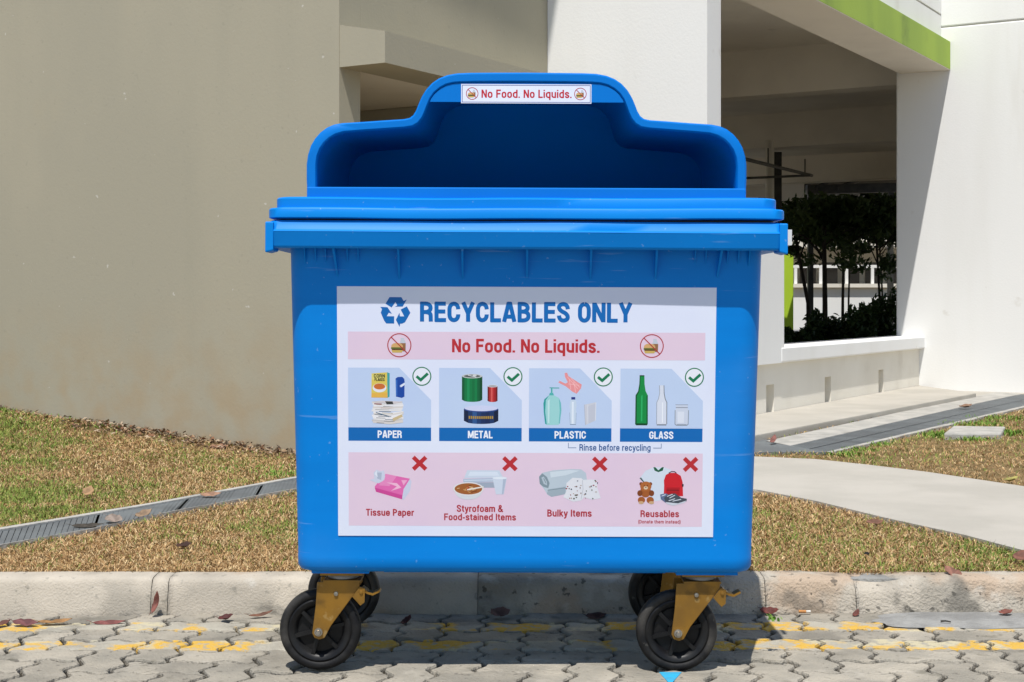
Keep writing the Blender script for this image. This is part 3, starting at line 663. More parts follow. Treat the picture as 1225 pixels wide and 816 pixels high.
leaf(252, 592, .118, .10, .045, 5, (215, 155, 110), 'orange tan leaf on the far edge of the lawn drain', .3)
leaf(263, 535, .12, .13, .06, 5, (200, 140, 95), 'tan leaf in the litter at the foot of the beige wall', .3)
leaf(1046, 625, .115, .075, .045, 5, (165, 105, 70), 'red brown leaf in grass at the edge of the footpath', .4)
leaf(1209, 575, .12, .10, .06, 30, (215, 200, 70), 'yellow leaf in the dry grass above the footpath', .6)
leaf(1155, 487, .115, .13, .09, 20, (175, 130, 95), 'brown leaf on the grate of the drain by the building', .6)
leaf(1222, 667, .12, .08, .05, 30, (170, 100, 70), 'red brown leaf by the path at the right edge of the photo', .5)
o = leaf(925, 528, .12, .12, .04, 70, (175, 100, 85), 'reddish leaf at the corner of the raised walk right of the bin', .5)

# cigarette butt, small black twig, painted arrow
cb = empty('cigarette_butt', G(961, 731, .012), label='orange and white cigarette butt lying at the foot of the kerb', category='cigarette butt')
p = G(955.5, 731.5, .012); 
rel(Shape().tube([p, p + Vector((.021, -.001, 0))], .004, 10).make('filter', M_('cork paper', (.62, .28, .08), (.5, .22, .07), scale=90, bump=0), cb, smooth=False))
rel(Shape().tube([p + Vector((.0212, -.001, 0)), p + Vector((.034, -.0015, 0))], .0037, 10).make('paper_end', M_('cigarette paper', (.75, .72, .66), (.6, .57, .5), scale=90, bump=0), cb))
p = G(1131, 743.5, .012); Shape().tube([p + Vector((-.012, .004, 0)), p + Vector((0, -.001, .002)), p + Vector((.014, -.005, 0))], .003, 7, taper=.002).make('twig', darkm, label='short black twig lying on the cement patch', category='twig')
a = [G(788.5, 806, .0), G(815.5, 806, .0), G(802, 821, .0)]
Shape().prism([Vector((v.x, v.y, .0030)) for v in a], (0, 0, .0012)).make('painted_marker', M_('sky blue marker paint', (.03, .42, .68), (.05, .36, .58), scale=30, rough=.8, bump=.3), label='light blue painted triangle on the paver below the right wheel', category='ground mark')

# ------------------------------------------------------------------ the recycling bin
BX, BY = .030, 3.84
bin_ = empty('recycling_bin', (BX, BY, 0), label='blue four wheeled recycling bin with cloud shaped hood and printed sticker', category='recycling bin')
bparts = []
def bp(o): o.matrix_parent_inverse = Matrix.Translation((-BX, -BY, 0)); return o
def rr(cx, cy, a, b_, r_, z, k=6):
    o = []
    for sx, sy, t0 in ((1, -1, -90), (1, 1, 0), (-1, 1, 90), (-1, -1, 180)):
        for i in range(k + 1):
            t = R(t0 + 90 * i / k); o.append(Vector((cx + sx * (a - r_) + r_ * math.cos(t), cy + sy * (b_ - r_) + r_ * math.sin(t), z)))
    res = []; n_ = len(o); q = k + 1
    for i in range(n_):
        res.append(o[i])
        if (i + 1) % q == 0:
            a_, b2 = o[i], o[(i + 1) % n_]; m_ = 16 if abs(a_.x - b2.x) > .5 else 4
            res += [a_.lerp(b2, t / m_) for t in range(1, m_)]
    return res
def warp(o, amp, sc_=2.6, seed=0):
    for v in o.data.vertices: v.co.z += amp * noise.noise((v.co.x * sc_ + seed, v.co.y * sc_, seed)); v.co.y += amp * .6 * noise.noise((v.co.x * sc_ * 1.4 + seed, 3, seed + v.co.z * 9))
    return o
def loft(secs, closed_bottom=True, closed_top=True, loop=False, seg=6):
    S = Shape(); rings = [rr(*s, k=seg) for s in secs]; n_ = len(rings[0]); V = [v for r_ in rings for v in r_]; Fc = []
    m_ = len(rings)
    for i in range(m_ if loop else m_ - 1):
        i2 = (i + 1) % m_
        for j in range(n_): Fc.append([i * n_ + j, i * n_ + (j + 1) % n_, i2 * n_ + (j + 1) % n_, i2 * n_ + j])
    if not loop:
        if closed_bottom: Fc.append(list(range(n_))[::-1])
        if closed_top: Fc.append([(m_ - 1) * n_ + j for j in range(n_)])
    return S.add(V, Fc)
YB = 4.14                                            # rear of the body
def front_y(z): return 3.55 - .0771 * (z - .252)
def bsec(z, ins=0, r_=.055):
    t = (z - .252) / .778; a = .557 + .0125 * t - ins; y0 = front_y(z) + ins; y1 = 4.10 + .02 * t - ins
    return (BX, (y0 + y1) / 2, a, (y1 - y0) / 2, r_, z)
body = loft([bsec(.252, .016, .045), bsec(.256, .006, .05), bsec(.266, .0), bsec(.290, .0), bsec(.294, .0007), bsec(.50, .0007), bsec(.8, .0), bsec(1.06, 0), bsec(1.06, .006), bsec(.29, .01), ], closed_top=False, seg=8).make('body', blue, bin_, smooth=True); bp(body)
wn = body.modifiers.new('split', 'EDGE_SPLIT'); wn.split_angle = R(38)
bp(Shape().box(BX - .30 * 1.15, BX + .345, 3.585, 4.05, .247, .252).make('base_rib', blue, bin_))
bp(Shape().box(BX - .52, BX - .38, 3.57, 4.05, .246, .2525).make('base_rib', blue, bin_)); bp(Shape().box(BX + .37, BX + .52, 3.57, 4.05, .245, .2525).make('base_rib', blue, bin_))
# rim collar swept round the body
cyr = (front_y(1.05) + 4.12) / 2; br = (4.12 - front_y(1.05)) / 2
prof = [(-.004, 1.037), (.040, 1.0335), (.0445, 1.036), (.046, 1.040), (.0475, 1.071), (.0485, 1.0735), (.0465, 1.0765), (.0445, 1.078), (.0425, 1.094), (.040, 1.0985), (.036, 1.100), (.02, 1.1005), (.0, 1.099), (-.004, 1.09)]
rim = loft([(BX, cyr, .564 + d, br + d * 1.22, .055 if d < 0 else .022, z) for d, z in prof], loop=True).make('rim', blue, bin_, smooth=True); bp(rim)
warp(rim, .0028, 2.2, 4); wn = rim.modifiers.new('split', 'EDGE_SPLIT'); wn.split_angle = R(50)
rimY = cyr - br - .0475 * 1.22
for sx in (-1, 1):                                   # lifting lugs at the rim's ends
    x = BX + sx * .6095
    S = Shape().prism([(x - .016 * sx, rimY - .0015, z) if k else (x + .0035 * sx, rimY - .0015, z) for k, z in ((0, 1.097), (0, 1.024), (1, 1.029), (1, 1.097))], (0, .08, 0)); bev(bp(S.make('rim_lug', blue, bin_)), .003)
bp(Shape().box(BX + .622, BX + .632, rimY + .05, rimY + .09, 1.048, 1.085).make('side_tag', M_('white plastic tag', (.75, .75, .73), (.7, .7, .68), scale=9, bump=0), bin_))
# ribs under the rim
def ribx(px): return BX + (px - 627) / 502
ribs = [(398, .07, .006, 5), (475, .075, 0, 5), (551, .075, 0, 5), (628, .075, 0, 5), (704, .075, 0, 5), (782, .075, 0, 5), (859, .07, -.006, 5)]
ribs += [(x, .038, 0, 3.2) for x in (362, 375, 387, 413, 426, 829, 842, 868, 881, 894)]
for px, h_, sl, th in ribs:
    x = ribx(px); t_ = th / 2000; zt = 1.036; z0 = zt - h_
    V = [(x - t_, front_y(zt) + .002, zt), (x - t_, rimY + (.022 if h_ > .05 else .045), zt), (x - t_ + sl, front_y(z0) + .002, z0)]; V2 = [(a_ + 2 * t_, b_, c) for a_, b_, c in V]
    bp(Shape().add(V + V2, [(0, 1, 2), (5, 4, 3), (0, 3, 4, 1), (1, 4, 5, 2), (2, 5, 3, 0)]).make('rib', blue, bin_))
# lid in two tiers, open below the hood's mouth
HYF_ = 3.475
lb_ = (4.12 - (rimY + .01)) / 2 + .02; lcy = rimY + .004 + lb_
def lsec(d, z): return (BX, lcy, .606 + d, lb_ + d, .035, z)
lid = loft([lsec(-.03, 1.104), lsec(.0, 1.1055), lsec(.0035, 1.1075), lsec(.0035, 1.126), lsec(.001, 1.1295), lsec(-.0105, 1.1305), lsec(-.0125, 1.132), lsec(-.0125, 1.152), lsec(-.0155, 1.1555), lsec(-.02, 1.1565), lsec(-.04, 1.158), (BX, HYF_ + .255, .505, .237, .03, 1.159), (BX, HYF_ + .255, .50, .232, .03, 1.135)], closed_bottom=False, closed_top=False).make('lid', blue, bin_, smooth=True); bp(lid)
warp(lid, .004, 2.8, 9); wn = lid.modifiers.new('split', 'EDGE_SPLIT'); wn.split_angle = R(40)
# black band put in for the shade of the gap between lid and rim
bp(loft([(BX, lcy + .012, .59, lb_ - .012, .03, 1.096), (BX, lcy + .012, .59, lb_ - .012, .03, 1.1042)], closed_bottom=False, closed_top=False).make('lid_gap_shade', rimm, bin_))
bp(Shape().tube([(BX - .55, 4.165, 1.11), (BX + .55, 4.165, 1.11)], .016, 12).make('hinge_bar', blue, bin_, smooth=True))

# cloud-shaped hood
HYF = 3.475; hs = HYF / F
def hp(px, py, Y=HYF): return Vector((BX + (px - 627.3) * hs, Y, CH - (py - HY) * hs))
outL = [(365, 237), (364, 215), (364, 197), (365.5, 186), (369, 175), (374, 166.5), (380, 159.5), (388, 153.5), (396.5, 149.8), (406, 148), (430, 146.5), (460, 144.3), (480, 143), (487, 141.5), (491.5, 138), (495, 132), (497.6, 125), (501.5, 116), (507, 107), (514, 99.5), (522, 94), (532, 90), (544, 87.8), (560, 87.1), (590, 86.8), (627.3, 86.6)]
inL = [(376, 237), (376, 215), (376, 197), (377.5, 187), (381, 178.5), (386, 171.5), (392, 166), (400, 161.5), (410, 158.8), (432, 157), (462, 154.8), (484, 153.2), (492, 151.5), (498, 147.5), (503, 141), (506, 134), (508.5, 127), (512, 118), (517, 111), (523.5, 105.5), (531, 101.5), (540, 99.4), (550, 98.8), (570, 98.4), (595, 98.2), (627.3, 98.1)]
def full(L): return L + [(2 * 627.3 - x, y) for x, y in reversed(L[:-1])]
OUT, INN = full(outL), full(inL)
def shrinkp(P, k, dy): return [(627.3 + (x - 627.3) * k, 237 + (y - 237) * dy) for x, y in P]
S = Shape(); n_ = len(OUT)
rings = [[hp(x, y, HYF + .004) for x, y in OUT], [hp(*v, HYF) for v in [(x + (x2 - x) * .18, y + (y2 - y) * .18) for (x, y), (x2, y2) in zip(OUT, INN)]],
         [hp(*v, HYF) for v in [(x + (x2 - x) * .85, y + (y2 - y) * .85) for (x, y), (x2, y2) in zip(OUT, INN)]], [hp(x, y, HYF + .004) for x, y in INN], [hp(x, y, HYF + .03) for x, y in INN]]
inner2 = [hp(x, y, HYF + .06) for x, y in [(x + 2 * (1 if x < 627.3 else -1 if x > 627.3 else 0), y + 2) for x, y in INN]]
deep = []
for x, y in INN: deep.append(hp(627.3 + (x - 627.3) * .94, 237 + (y - 237) * .93, HYF + .48 - .22 * (237 - y) / 139))
rings += [inner2, deep]
V = [v for r_ in rings for v in r_]; Fc = []
for i in range(len(rings) - 1):
    for j in range(n_ - 1): Fc.append([i * n_ + j, i * n_ + j + 1, (i + 1) * n_ + j + 1, (i + 1) * n_ + j])
S.add(V, Fc)
k0 = len(S.V); bk = deep; S.add(bk, [list(t) for t in tessellate_polygon([bk])])
o_out = [hp(x, y, HYF + .004) for x, y in OUT]; o_b = [hp(627.3 + (x - 627.3) * .97, 237 + (y - 237) * .95, HYF + .51 - .22 * (237 - y) / 150) for x, y in OUT]
S.add(o_out + o_b, [[j, j + 1, n_ + j + 1, n_ + j] for j in range(n_ - 1)]); S.add(o_b, [list(t) for t in tessellate_polygon([o_b])])
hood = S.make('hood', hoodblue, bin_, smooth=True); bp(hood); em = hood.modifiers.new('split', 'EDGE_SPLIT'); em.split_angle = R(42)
bm = bmesh.new(); bm.from_mesh(hood.data); bmesh.ops.remove_doubles(bm, verts=bm.verts, dist=1e-5); bmesh.ops.recalc_face_normals(bm, faces=bm.faces); bm.to_mesh(hood.data); bm.free()
bev(bp(Shape().box(hp(364.5, 0).x, hp(890, 0).x, HYF - .002, HYF + .03, 1.150, hp(0, 224.5).z).make('hood_sill', hoodblue, bin_)), .0035, 3)
# fixed strip closing the top of the hood's mouth, where the small sticker sits
st = [p_ for p_ in INN if p_[1] < 121.9]; yb = 122
top = [hp(x + (.6 if x < 627 else -.6), y + .6, HYF + .0035) for x, y in st]; xl = 511.2; poly = [hp(xl, yb, HYF + .0035)] + top + [hp(2 * 627.3 - xl, yb, HYF + .0035)]
bp(Shape().prism(poly, (0, .006, 0)).make('mouth_strip', hoodblue, bin_))

# ------------------------------------------------------------------ casters
def caster(cx, cz, Y, piv, mirror_rear=False, yaw=0):
    """wheel centre (cx, cz), front face of the tyre at depth Y, swivel axis at x = piv"""
    RW = .1; hw = .021; yc = Y + hw
    c = Vector((cx, yc, RW))
    S = Shape(); fy = Y - .016
    def P(dx, dz, y): return Vector((cx + dx, y, RW + dz))
    dxp = piv - cx
    outl = [(-.016, -.004), (-.010, -.015), (.002, -.019), (.014, -.015), (.019, -.006), (.030, .015), (dxp + .043, .122 - .012), (dxp + .043, .122), (-.004, .122), (-.008, .06)]
    S.prism([P(a_, b_, fy) for a_, b_ in outl], (0, .0045, 0)); S.prism([P(a_, b_, yc + hw + .012) for a_, b_ in outl], (0, .0045, 0))
    S.box(piv - .046, piv + .046, fy, yc + hw + .0165, RW + .1205, RW + .127)
    fork = bev(bp(S.make('caster', gold, bin_)), .0015, 2)
    def sub(S, name, m, smooth=False): o = S.make(name, m, fork, smooth=smooth); return o
    sub(Shape().lathe([(.0, .129), (.037, .129), (.039, .132), (.039, .137), (.037, .140), (.0, .140)], 28, (piv, yc, RW), 'z'), 'swivel_ring', greyring, True).modifiers.new('s', 'EDGE_SPLIT').split_angle = R(40)
    top_ = .248 - RW
    S = Shape().box(piv - .052, piv + .052, yc - .05, yc + .05, RW + .1405, RW + .146); sub(S, 'top_plate', gold)
    # tyre and rim
    T = [(.078, -hw + .006), (.080, -hw + .001), (.088, -hw), (.0955, -hw + .002), (.0985, -hw + .007), (.1, -.008), (.1, .008), (.0985, hw - .007), (.0955, hw - .002), (.088, hw), (.080, hw - .001), (.078, hw - .006)]
    t_ = sub(Shape().lathe(T, 48, c, closed=True), 'tyre', rubber, True)
    S = Shape().lathe([(.0, -.014), (.022, -.014), (.024, -.010), (.024, -.004), (.055, -.002), (.060, -.012), (.066, -hw + .003), (.074, -hw + .001), (.079, -hw + .004), (.079, hw - .004), (.074, hw - .001), (.06, .010), (.024, .004), (.022, .014), (0, .014)], 40, c)
    r_ = sub(S, 'wheel_rim', rimm, True); r_.modifiers.new('s', 'EDGE_SPLIT').split_angle = R(35)
    for k in range(6):
        a_ = R(60 * k + 14); d = Vector((math.cos(a_), 0, math.sin(a_))); s_ = Vector((-math.sin(a_), 0, math.cos(a_)))
        sub(Shape().obox(c + d * .020 - s_ * .0045 + Vector((0, -.0155, 0)), d * .042, s_ * .009, (0, .014, 0)), 'spoke', rimm)
    S = Shape().lathe([(0, -.0115), (.0055, -.0115), (.0065, -.0095), (.0065, -.005), (.010, -.005), (.0105, -.0005), (.0105, 0), (0, 0)], 14, (cx, fy, RW)); sub(S, 'axle_bolt', steel)
    S = Shape().lathe([(0, -.005), (.005, -.0045), (.006, -.001), (.006, 0), (0, 0)], 12, (cx + dxp * .75, fy, RW + .094)); sub(S, 'rivet', steel)
    # brake plate and pedal on the trailing side
    px = piv + .034
    S = Shape().prism([(px - .008, fy - .006, RW + .088), (px + .012, fy - .006, RW + .066), (px + .022, fy - .006, RW + .074), (px + .023, fy - .006, RW + .108), (px + .010, fy - .006, RW + .112)], (0, .0045, 0))
    S.lathe([(0, -.004), (.004, -.0035), (.005, 0), (0, 0)], 10, (px + .014, fy - .006, RW + .099)); sub(S, 'brake_plate', gold)
    a_, b_ = Vector((px + .018, fy + .006, RW + .098)), Vector((px + .062, fy - .004, RW + .096))
    S = Shape()
    pts = [(px + .012, RW + .102), (px + .030, RW + .093), (px + .042, RW + .090), (px + .060, RW + .099), (px + .058, RW + .1035), (px + .042, RW + .0955), (px + .030, RW + .099), (px + .016, RW + .110)]
    S.prism([(x, fy - .002, z) for x, z in pts], (0, .034, 0)); sub(S, 'brake_pedal', gold)
    return fork
caster((382 - HX) / F * 3.60, .1, 3.60, (409.5 - HX) / F * 3.60)
caster((810 - HX) / F * 3.60, .1, 3.60, (839 - HX) / F * 3.60)
caster(-.470, .1, 4.07, -.405)
caster(.425, .1, 4.07, .50)

# ------------------------------------------------------------------ printed stickers
inkm = M_('printed ink', (.97, .97, 1), (1, 1, 1), scale=6, rough=.36, bump=.10, bscale=4, attr='Col', coord='obj', spec=.35)
KX = 1 / 497.0
def SP(x, y, lay):
    b_ = -(y - HY) / F; k = .0771; t = (3.55 - k * (CH - .252)) / (1 + k * b_); z = CH + b_ * t
    off = .0009 + lay * .00012
    return Vector((BX + .0015 + (x - 629.6) * KX, front_y(z) - off, z - off * .077))
def HPm(x, y, lay): return hp(x, y, HYF + .0030 - lay * .00012)
class Print:
    def __init__(s, mp=SP): s.V = []; s.F = []; s.C = []; s.mp = mp; s.lay = 1.5
    def poly(s, pts, col, lay=None):
        lay = s.lay if lay is None else lay; s.lay = max(s.lay, lay); k = len(s.V); P2 = [Vector((x, y, 0)) for x, y in pts]; c = lin(col)
        s.V += [s.mp(x, y, lay) for x, y in pts]
        if len(pts) == 4 and False: s.F.append([k, k+1, k+2, k+3]); s.C.append(c)
        else:
            for t in tessellate_polygon([P2]):
                a, b_, d = [pts[i] for i in t]
                cr = (b_[0]-a[0])*(d[1]-a[1]) - (b_[1]-a[1])*(d[0]-a[0])
                s.F.append([k + i for i in (t if cr < 0 else reversed(t))]); s.C.append(c)
        s.lay += .12; return s
    def rect(s, x0, y0, x1, y1, col): return s.poly([(x0, y0), (x1, y0), (x1, y1), (x0, y1)], col)
    def ell(s, cx, cy, rx, ry, col, n_=24, a0=0, a1=360): return s.poly([(cx + rx * math.cos(R(a0 + (a1 - a0) * i / n_)), cy + ry * math.sin(R(a0 + (a1 - a0) * i / n_))) for i in range(n_ + (0 if a1 - a0 == 360 else 1))], col)
    def line(s, pts, w_, col, closed=False):
        P = [Vector(p) for p in pts]; n_ = len(P); Lf = []; Rt = []
        for i in range(n_):
            if closed: a, c = P[i - 1], P[(i + 1) % n_]
            else: a, c = P[max(i - 1, 0)], P[min(i + 1, n_ - 1)]
            d1 = (P[i] - a); d2 = (c - P[i])
            if d1.length < 1e-9: d1 = d2
            if d2.length < 1e-9: d2 = d1
            d1 = d1.normalized(); d2 = d2.normalized(); t = d1 + d2
            if t.length < .2: t = d1
            t = t.normalized(); nn_ = Vector((-t.y, t.x)); k = w_ / 2 / max(.5, nn_.dot(Vector((-d1.y, d1.x))))
            Lf.append(P[i] + nn_ * k); Rt.append(P[i] - nn_ * k)
        k = len(s.V); c = lin(col)
        for a, b_ in zip(Lf, Rt): s.V += [s.mp(a.x, a.y, s.lay), s.mp(b_.x, b_.y, s.lay)]
        for i in range(n_ if closed else n_ - 1):
            j = (i + 1) % n_; s.F.append([k + 2*i, k + 2*i + 1, k + 2*j + 1, k + 2*j]); s.C.append(c)
        s.lay += .04; return s
    def ring(s, cx, cy, r_, w_, col, n_=32): return s.line([(cx + r_ * math.cos(2 * math.pi * i / n_), cy + r_ * math.sin(2 * math.pi * i / n_)) for i in range(n_)], w_, col, True)
    def text(s, str_, x0, x1, ytop, ybase, col, wt=.195):
        H_ = ybase - ytop; adv = 0; out = []
        for ch in str_:
            if ch == ' ': adv += .26; continue
            wid, st_ = GL[ch]; out.append((adv, st_)); adv += wid + GAP
        adv -= GAP; kx = (x1 - x0) / adv; base = s.lay
        for ax, st_ in out:
            for q, pl in enumerate(st_):
                s.lay = base + .03 * q; s.line([(x0 + (ax + px) * kx, ybase - py * H_) for px, py in rounded(pl)], wt * H_, col)
        s.lay = base + .3; return s
    def make(s, name, parent, label=None):
        o = mesh(name, s.V, s.F, inkm, parent, cols=s.C)
        if label: o['label'] = label
        return o
def rounded(pl):
    out = []
    for i, p in enumerate(pl):
        if len(p) == 2 or i in (0, len(pl) - 1): out.append(p[:2]); continue
        a, c = pl[i - 1], pl[i + 1]; p0 = Vector(p[:2]); va = Vector(a[:2]) - p0; vc = Vector(c[:2]) - p0
        la = min(p[2], va.length * (.5 if len(a) == 3 else 1)); lc = min(p[2], vc.length * (.5 if len(c) == 3 else 1)); A_ = p0 + va.normalized() * la; C_ = p0 + vc.normalized() * lc
        for q in range(6):
            t = q / 5; c1 = A_.lerp(p0, .58); c2 = C_.lerp(p0, .58); v = A_ * (1-t)**3 + c1 * 3*t*(1-t)**2 + c2 * 3*t*t*(1-t) + C_ * t**3; out.append((v.x, v.y))
    o2 = [out[0]]
    for v in out[1:]:
        if (Vector(v) - Vector(o2[-1])).length > .004: o2.append(v)
    return o2
GAP = .05; r = .29; s_ = .2
L0, R0, T0, B0 = .08, .42, .92, .08; l0, r0_, t0, b0 = .08, .38, .66, .075
GL = {
 'A': (.54, [[(.07, 0), (.25, 1)], [(.47, 0), (.29, 1)], [(.13, .27), (.41, .27)], [(.20, .93), (.34, .93)]]),
 'B': (.5, [[(L0, 0), (L0, 1)], [(.02, T0), (.39, T0, s_), (.39, .53, s_), (.08, .53)], [(.2, .53), (R0, .53, s_), (R0, B0, s_), (.02, B0)]]),
 'C': (.5, [[(R0, .64), (R0, T0, r), (L0, T0, r), (L0, B0, r), (R0, B0, r), (R0, .38)]]),
 'D': (.5, [[(L0, 0), (L0, 1)], [(.02, T0), (R0, T0, r), (R0, B0, r), (.02, B0)]]),
 'E': (.45, [[(L0, 0), (L0, 1)], [(.02, T0), (.44, T0)], [(.02, .52), (.42, .52)], [(.02, B0), (.45, B0)]]),
 'F': (.44, [[(L0, 0), (L0, 1)], [(.02, T0), (.44, T0)], [(.02, .50), (.40, .50)]]),
 'G': (.5, [[(R0, .66), (R0, T0, r), (L0, T0, r), (L0, B0, r), (R0, B0, r), (R0, .46), (.25, .46)]]),
 'I': (.16, [[(L0, 0), (L0, 1)]]), 'K': (.5, [[(L0, 0), (L0, 1)], [(.1, .4), (.42, 1)], [(.2, .5), (.45, 0)]]),
 'L': (.42, [[(L0, 0), (L0, 1)], [(.02, B0), (.42, B0)]]),
 'M': (.66, [[(L0, 0), (L0, 1)], [(.58, 0), (.58, 1)], [(.10, .98), (.33, .1)], [(.56, .98), (.33, .1)]]),
 'N': (.52, [[(L0, 0), (L0, 1)], [(.44, 0), (.44, 1)], [(.09, .96), (.43, .04)]]),
 'O': (.5, [[(.25, T0), (R0, T0, r), (R0, B0, r), (L0, B0, r), (L0, T0, r), (.25, T0)]]),
 'P': (.48, [[(L0, 0), (L0, 1)], [(.02, T0), (.41, T0, r), (.41, .44, r), (.02, .44)]]),
 'R': (.51, [[(L0, 0), (L0, 1)], [(.02, T0), (.41, T0, s_), (.41, .49, s_), (.02, .49)], [(.22, .49), (.41, .45, .12), (.42, .0)]]),
 'S': (.5, [[(R0, .66), (R0, T0, r), (L0, T0, r), (.08, .60, s_), (R0, .42, s_), (R0, B0, r), (L0, B0, r), (L0, .34)]]),
 'T': (.46, [[(0, T0), (.46, T0)], [(.23, 0), (.23, 1)]]), 'Y': (.5, [[(.06, 1), (.25, .42)], [(.44, 1), (.25, .42)], [(.25, 0), (.25, .48)]]),
 'a': (.44, [[(.09, .48), (.09, t0, s_), (.36, t0, s_), (.36, .0)], [(.36, .42), (.075, .38, s_), (.075, b0, s_), (.36, b0, s_), (.36, .25)]]),
 'b': (.46, [[(l0, 0), (l0, 1)], [(l0, t0), (r0_, t0, s_), (r0_, b0, s_), (l0, b0)]]), 'c': (.44, [[(.37, .47), (.37, t0, s_), (l0, t0, s_), (l0, b0, s_), (.37, b0, s_), (.37, .27)]]),
 'd': (.46, [[(r0_, 0), (r0_, 1)], [(r0_, t0), (l0, t0, s_), (l0, b0, s_), (r0_, b0)]]), 'e': (.46, [[(l0, .37), (r0_, .37), (r0_, t0, s_), (l0, t0, s_), (l0, b0, s_), (r0_, b0, s_), (r0_, .23)]]),
 'f': (.28, [[(.13, 0), (.13, .93, .15), (.28, .93)], [(.0, .67), (.27, .67)]]), 'g': (.46, [[(r0_, .73), (r0_, -.19, s_), (.09, -.19, s_), (.09, -.08)], [(r0_, t0), (l0, t0, s_), (l0, b0, s_), (r0_, b0)]]),
 'h': (.45, [[(l0, 0), (l0, 1)], [(l0, .64), (.37, t0, s_), (.37, 0)]]), 'i': (.16, [[(.08, 0), (.08, .73)], [(.08, .85), (.08, 1)]]), 'k': (.43, [[(l0, 0), (l0, 1)], [(.1, .3), (.36, .73)], [(.19, .42), (.38, 0)]]),
 'l': (.16, [[(.08, 0), (.08, 1)]]), 'm': (.68, [[(l0, 0), (l0, .73)], [(l0, .64), (.34, t0, .12), (.34, 0)], [(.34, .64), (.60, t0, .12), (.60, 0)]]),
 'n': (.45, [[(l0, 0), (l0, .73)], [(l0, .64), (.37, t0, s_), (.37, 0)]]), 'o': (.46, [[(.23, t0), (r0_, t0, s_), (r0_, b0, s_), (l0, b0, s_), (l0, t0, s_), (.23, t0)]]),
 'q': (.46, [[(r0_, -.26), (r0_, .73)], [(r0_, t0), (l0, t0, s_), (l0, b0, s_), (r0_, b0)]]), 'p': (.46, [[(l0, -.26), (l0, .73)], [(l0, t0), (r0_, t0, s_), (r0_, b0, s_), (l0, b0)]]),
 'r': (.29, [[(l0, 0), (l0, .73)], [(l0, .45), (.11, .65, .12), (.29, .65)]]), 's': (.43, [[(.35, .5), (.35, t0, s_), (l0, t0, s_), (l0, .43, .12), (.36, .31, .12), (.36, b0, s_), (l0, b0, s_), (l0, .24)]]),
 't': (.28, [[(.13, .92), (.13, b0, .15), (.28, b0)], [(0, .67), (.27, .67)]]), 'u': (.45, [[(.37, .73), (.37, 0)], [(l0, .73), (l0, b0, s_), (.37, b0 + .03)]]),
 'y': (.42, [[(.05, .73), (.21, .04)], [(.37, .73), (.20, -.1), (.15, -.19, .06), (.03, -.19)]]),
 '&': (.56, [[(.52, 0), (.16, .66), (.14, .93, .12), (.34, .93, .12), (.34, .68, .1), (.07, .4, .15), (.07, b0, s_), (.36, b0, s_), (.46, .42)]]),
 '-': (.28, [[(.02, .36), (.26, .36)]]), '.': (.16, [[(.08, 0), (.08, .16)]]), '(': (.2, [[(.2, 1.02), (.07, .8, .3), (.07, .1, .3), (.2, -.2)]]), ')': (.2, [[(.0, 1.02), (.13, .8, .3), (.13, .1, .3), (.0, -.2)]])}

BL = (0, 104, 180); RD = (188, 44, 52); PK = (228, 205, 222); LB = (192, 210, 238); WH = (226, 232, 248); GN = (10, 120, 80)
S = Shape(); c4 = [SP(404.2, 343.3, -4), SP(855.2, 343.3, -4), SP(855.2, 641.6, -4), SP(404.2, 641.6, -4)]
sticker = Print(); sticker.V = [SP(404.2, 343.3, 0), SP(855.2, 343.3, 0), SP(855.2, 641.6, 0), SP(404.2, 641.6, 0)] + [SP(404.2, 343.3, -7), SP(855.2, 343.3, -7), SP(855.2, 641.6, -7), SP(404.2, 641.6, -7)]
sticker.F = [[3, 2, 1, 0], [0, 1, 5, 4], [1, 2, 6, 5], [2, 3, 7, 6], [3, 0, 4, 7]]; sticker.C = [lin(WH)] * 5
stk = bp(sticker.make('information_sticker', bin_, 'large white printed recycling sticker'))
def P_(name, lab=None): return (Print(), name, lab)
def done(p, name, lab=None): return p.make(name, stk, lab)
p = Print(); p.lay = .8; p.poly([(417, 397.4), (842.6, 397.4), (842.6, 430.4), (417, 430.4)], PK); done(p, 'warning_band')
p = Print(); p.lay = .8; p.rect(417, 541.8, 841.5, 629.4, PK); done(p, 'rejected_items_panel')
for i, (x0, x1) in enumerate(((417, 516), (525.6, 624.4), (633, 731.8), (742, 840.8))):
    p = Print(); p.lay = .8; p.poly([(x0, 440.5), (x1 - 38, 440.5), (x1, 479), (x1, 511.8), (x0, 511.8)], LB); done(p, 'picture_panel')
    p = Print(); p.lay = .8; p.rect(x0, 512, x1, 528, BL); done(p, 'name_bar')
    cx = (505, 613.7, 721.5, 830.2)[i]
    p = Print(); p.ell(cx, 450.6, 10.6, 10.6, (235, 238, 245), 32); p.ring(cx, 450.6, 10.7, 1.3, GN, 40); p.line([(cx - 6.4, 450.6), (cx - 1.3, 455), (cx + 7.2, 447.2)], 3.4, GN); done(p, 'tick_mark')
for cx, cy in ((502.2, 554.6), (610.5, 554.8), (718.2, 554.8), (827, 554.8)):
    p = Print(); p.line([(cx - 7.6, cy - 7.3), (cx + 7.6, cy + 7.3)], 5, RD); p.line([(cx + 7.6, cy - 7.3), (cx - 7.6, cy + 7.3)], 5, RD); done(p, 'cross_mark')
def txt(name, *a, wt=.195, mp=SP, par=None, lay=1.6):
    p = Print(mp); p.lay = lay; p.text(*a, wt=wt); return p.make(name, par or stk)
txt('title_lettering', 'RECYCLABLES ONLY', 502.8, 755, 361.8, 385.2, BL, wt=.21)
txt('warning_lettering', 'No Food. No Liquids.', 540.8, 717, 405.8, 421.8, RD, wt=.195)
WT = (240, 243, 250)
txt('name_lettering', 'PAPER', 452, 481, 515.6, 524.4, WT, wt=.19); txt('name_lettering', 'METAL', 560, 589.6, 515.6, 524.4, WT, wt=.19)
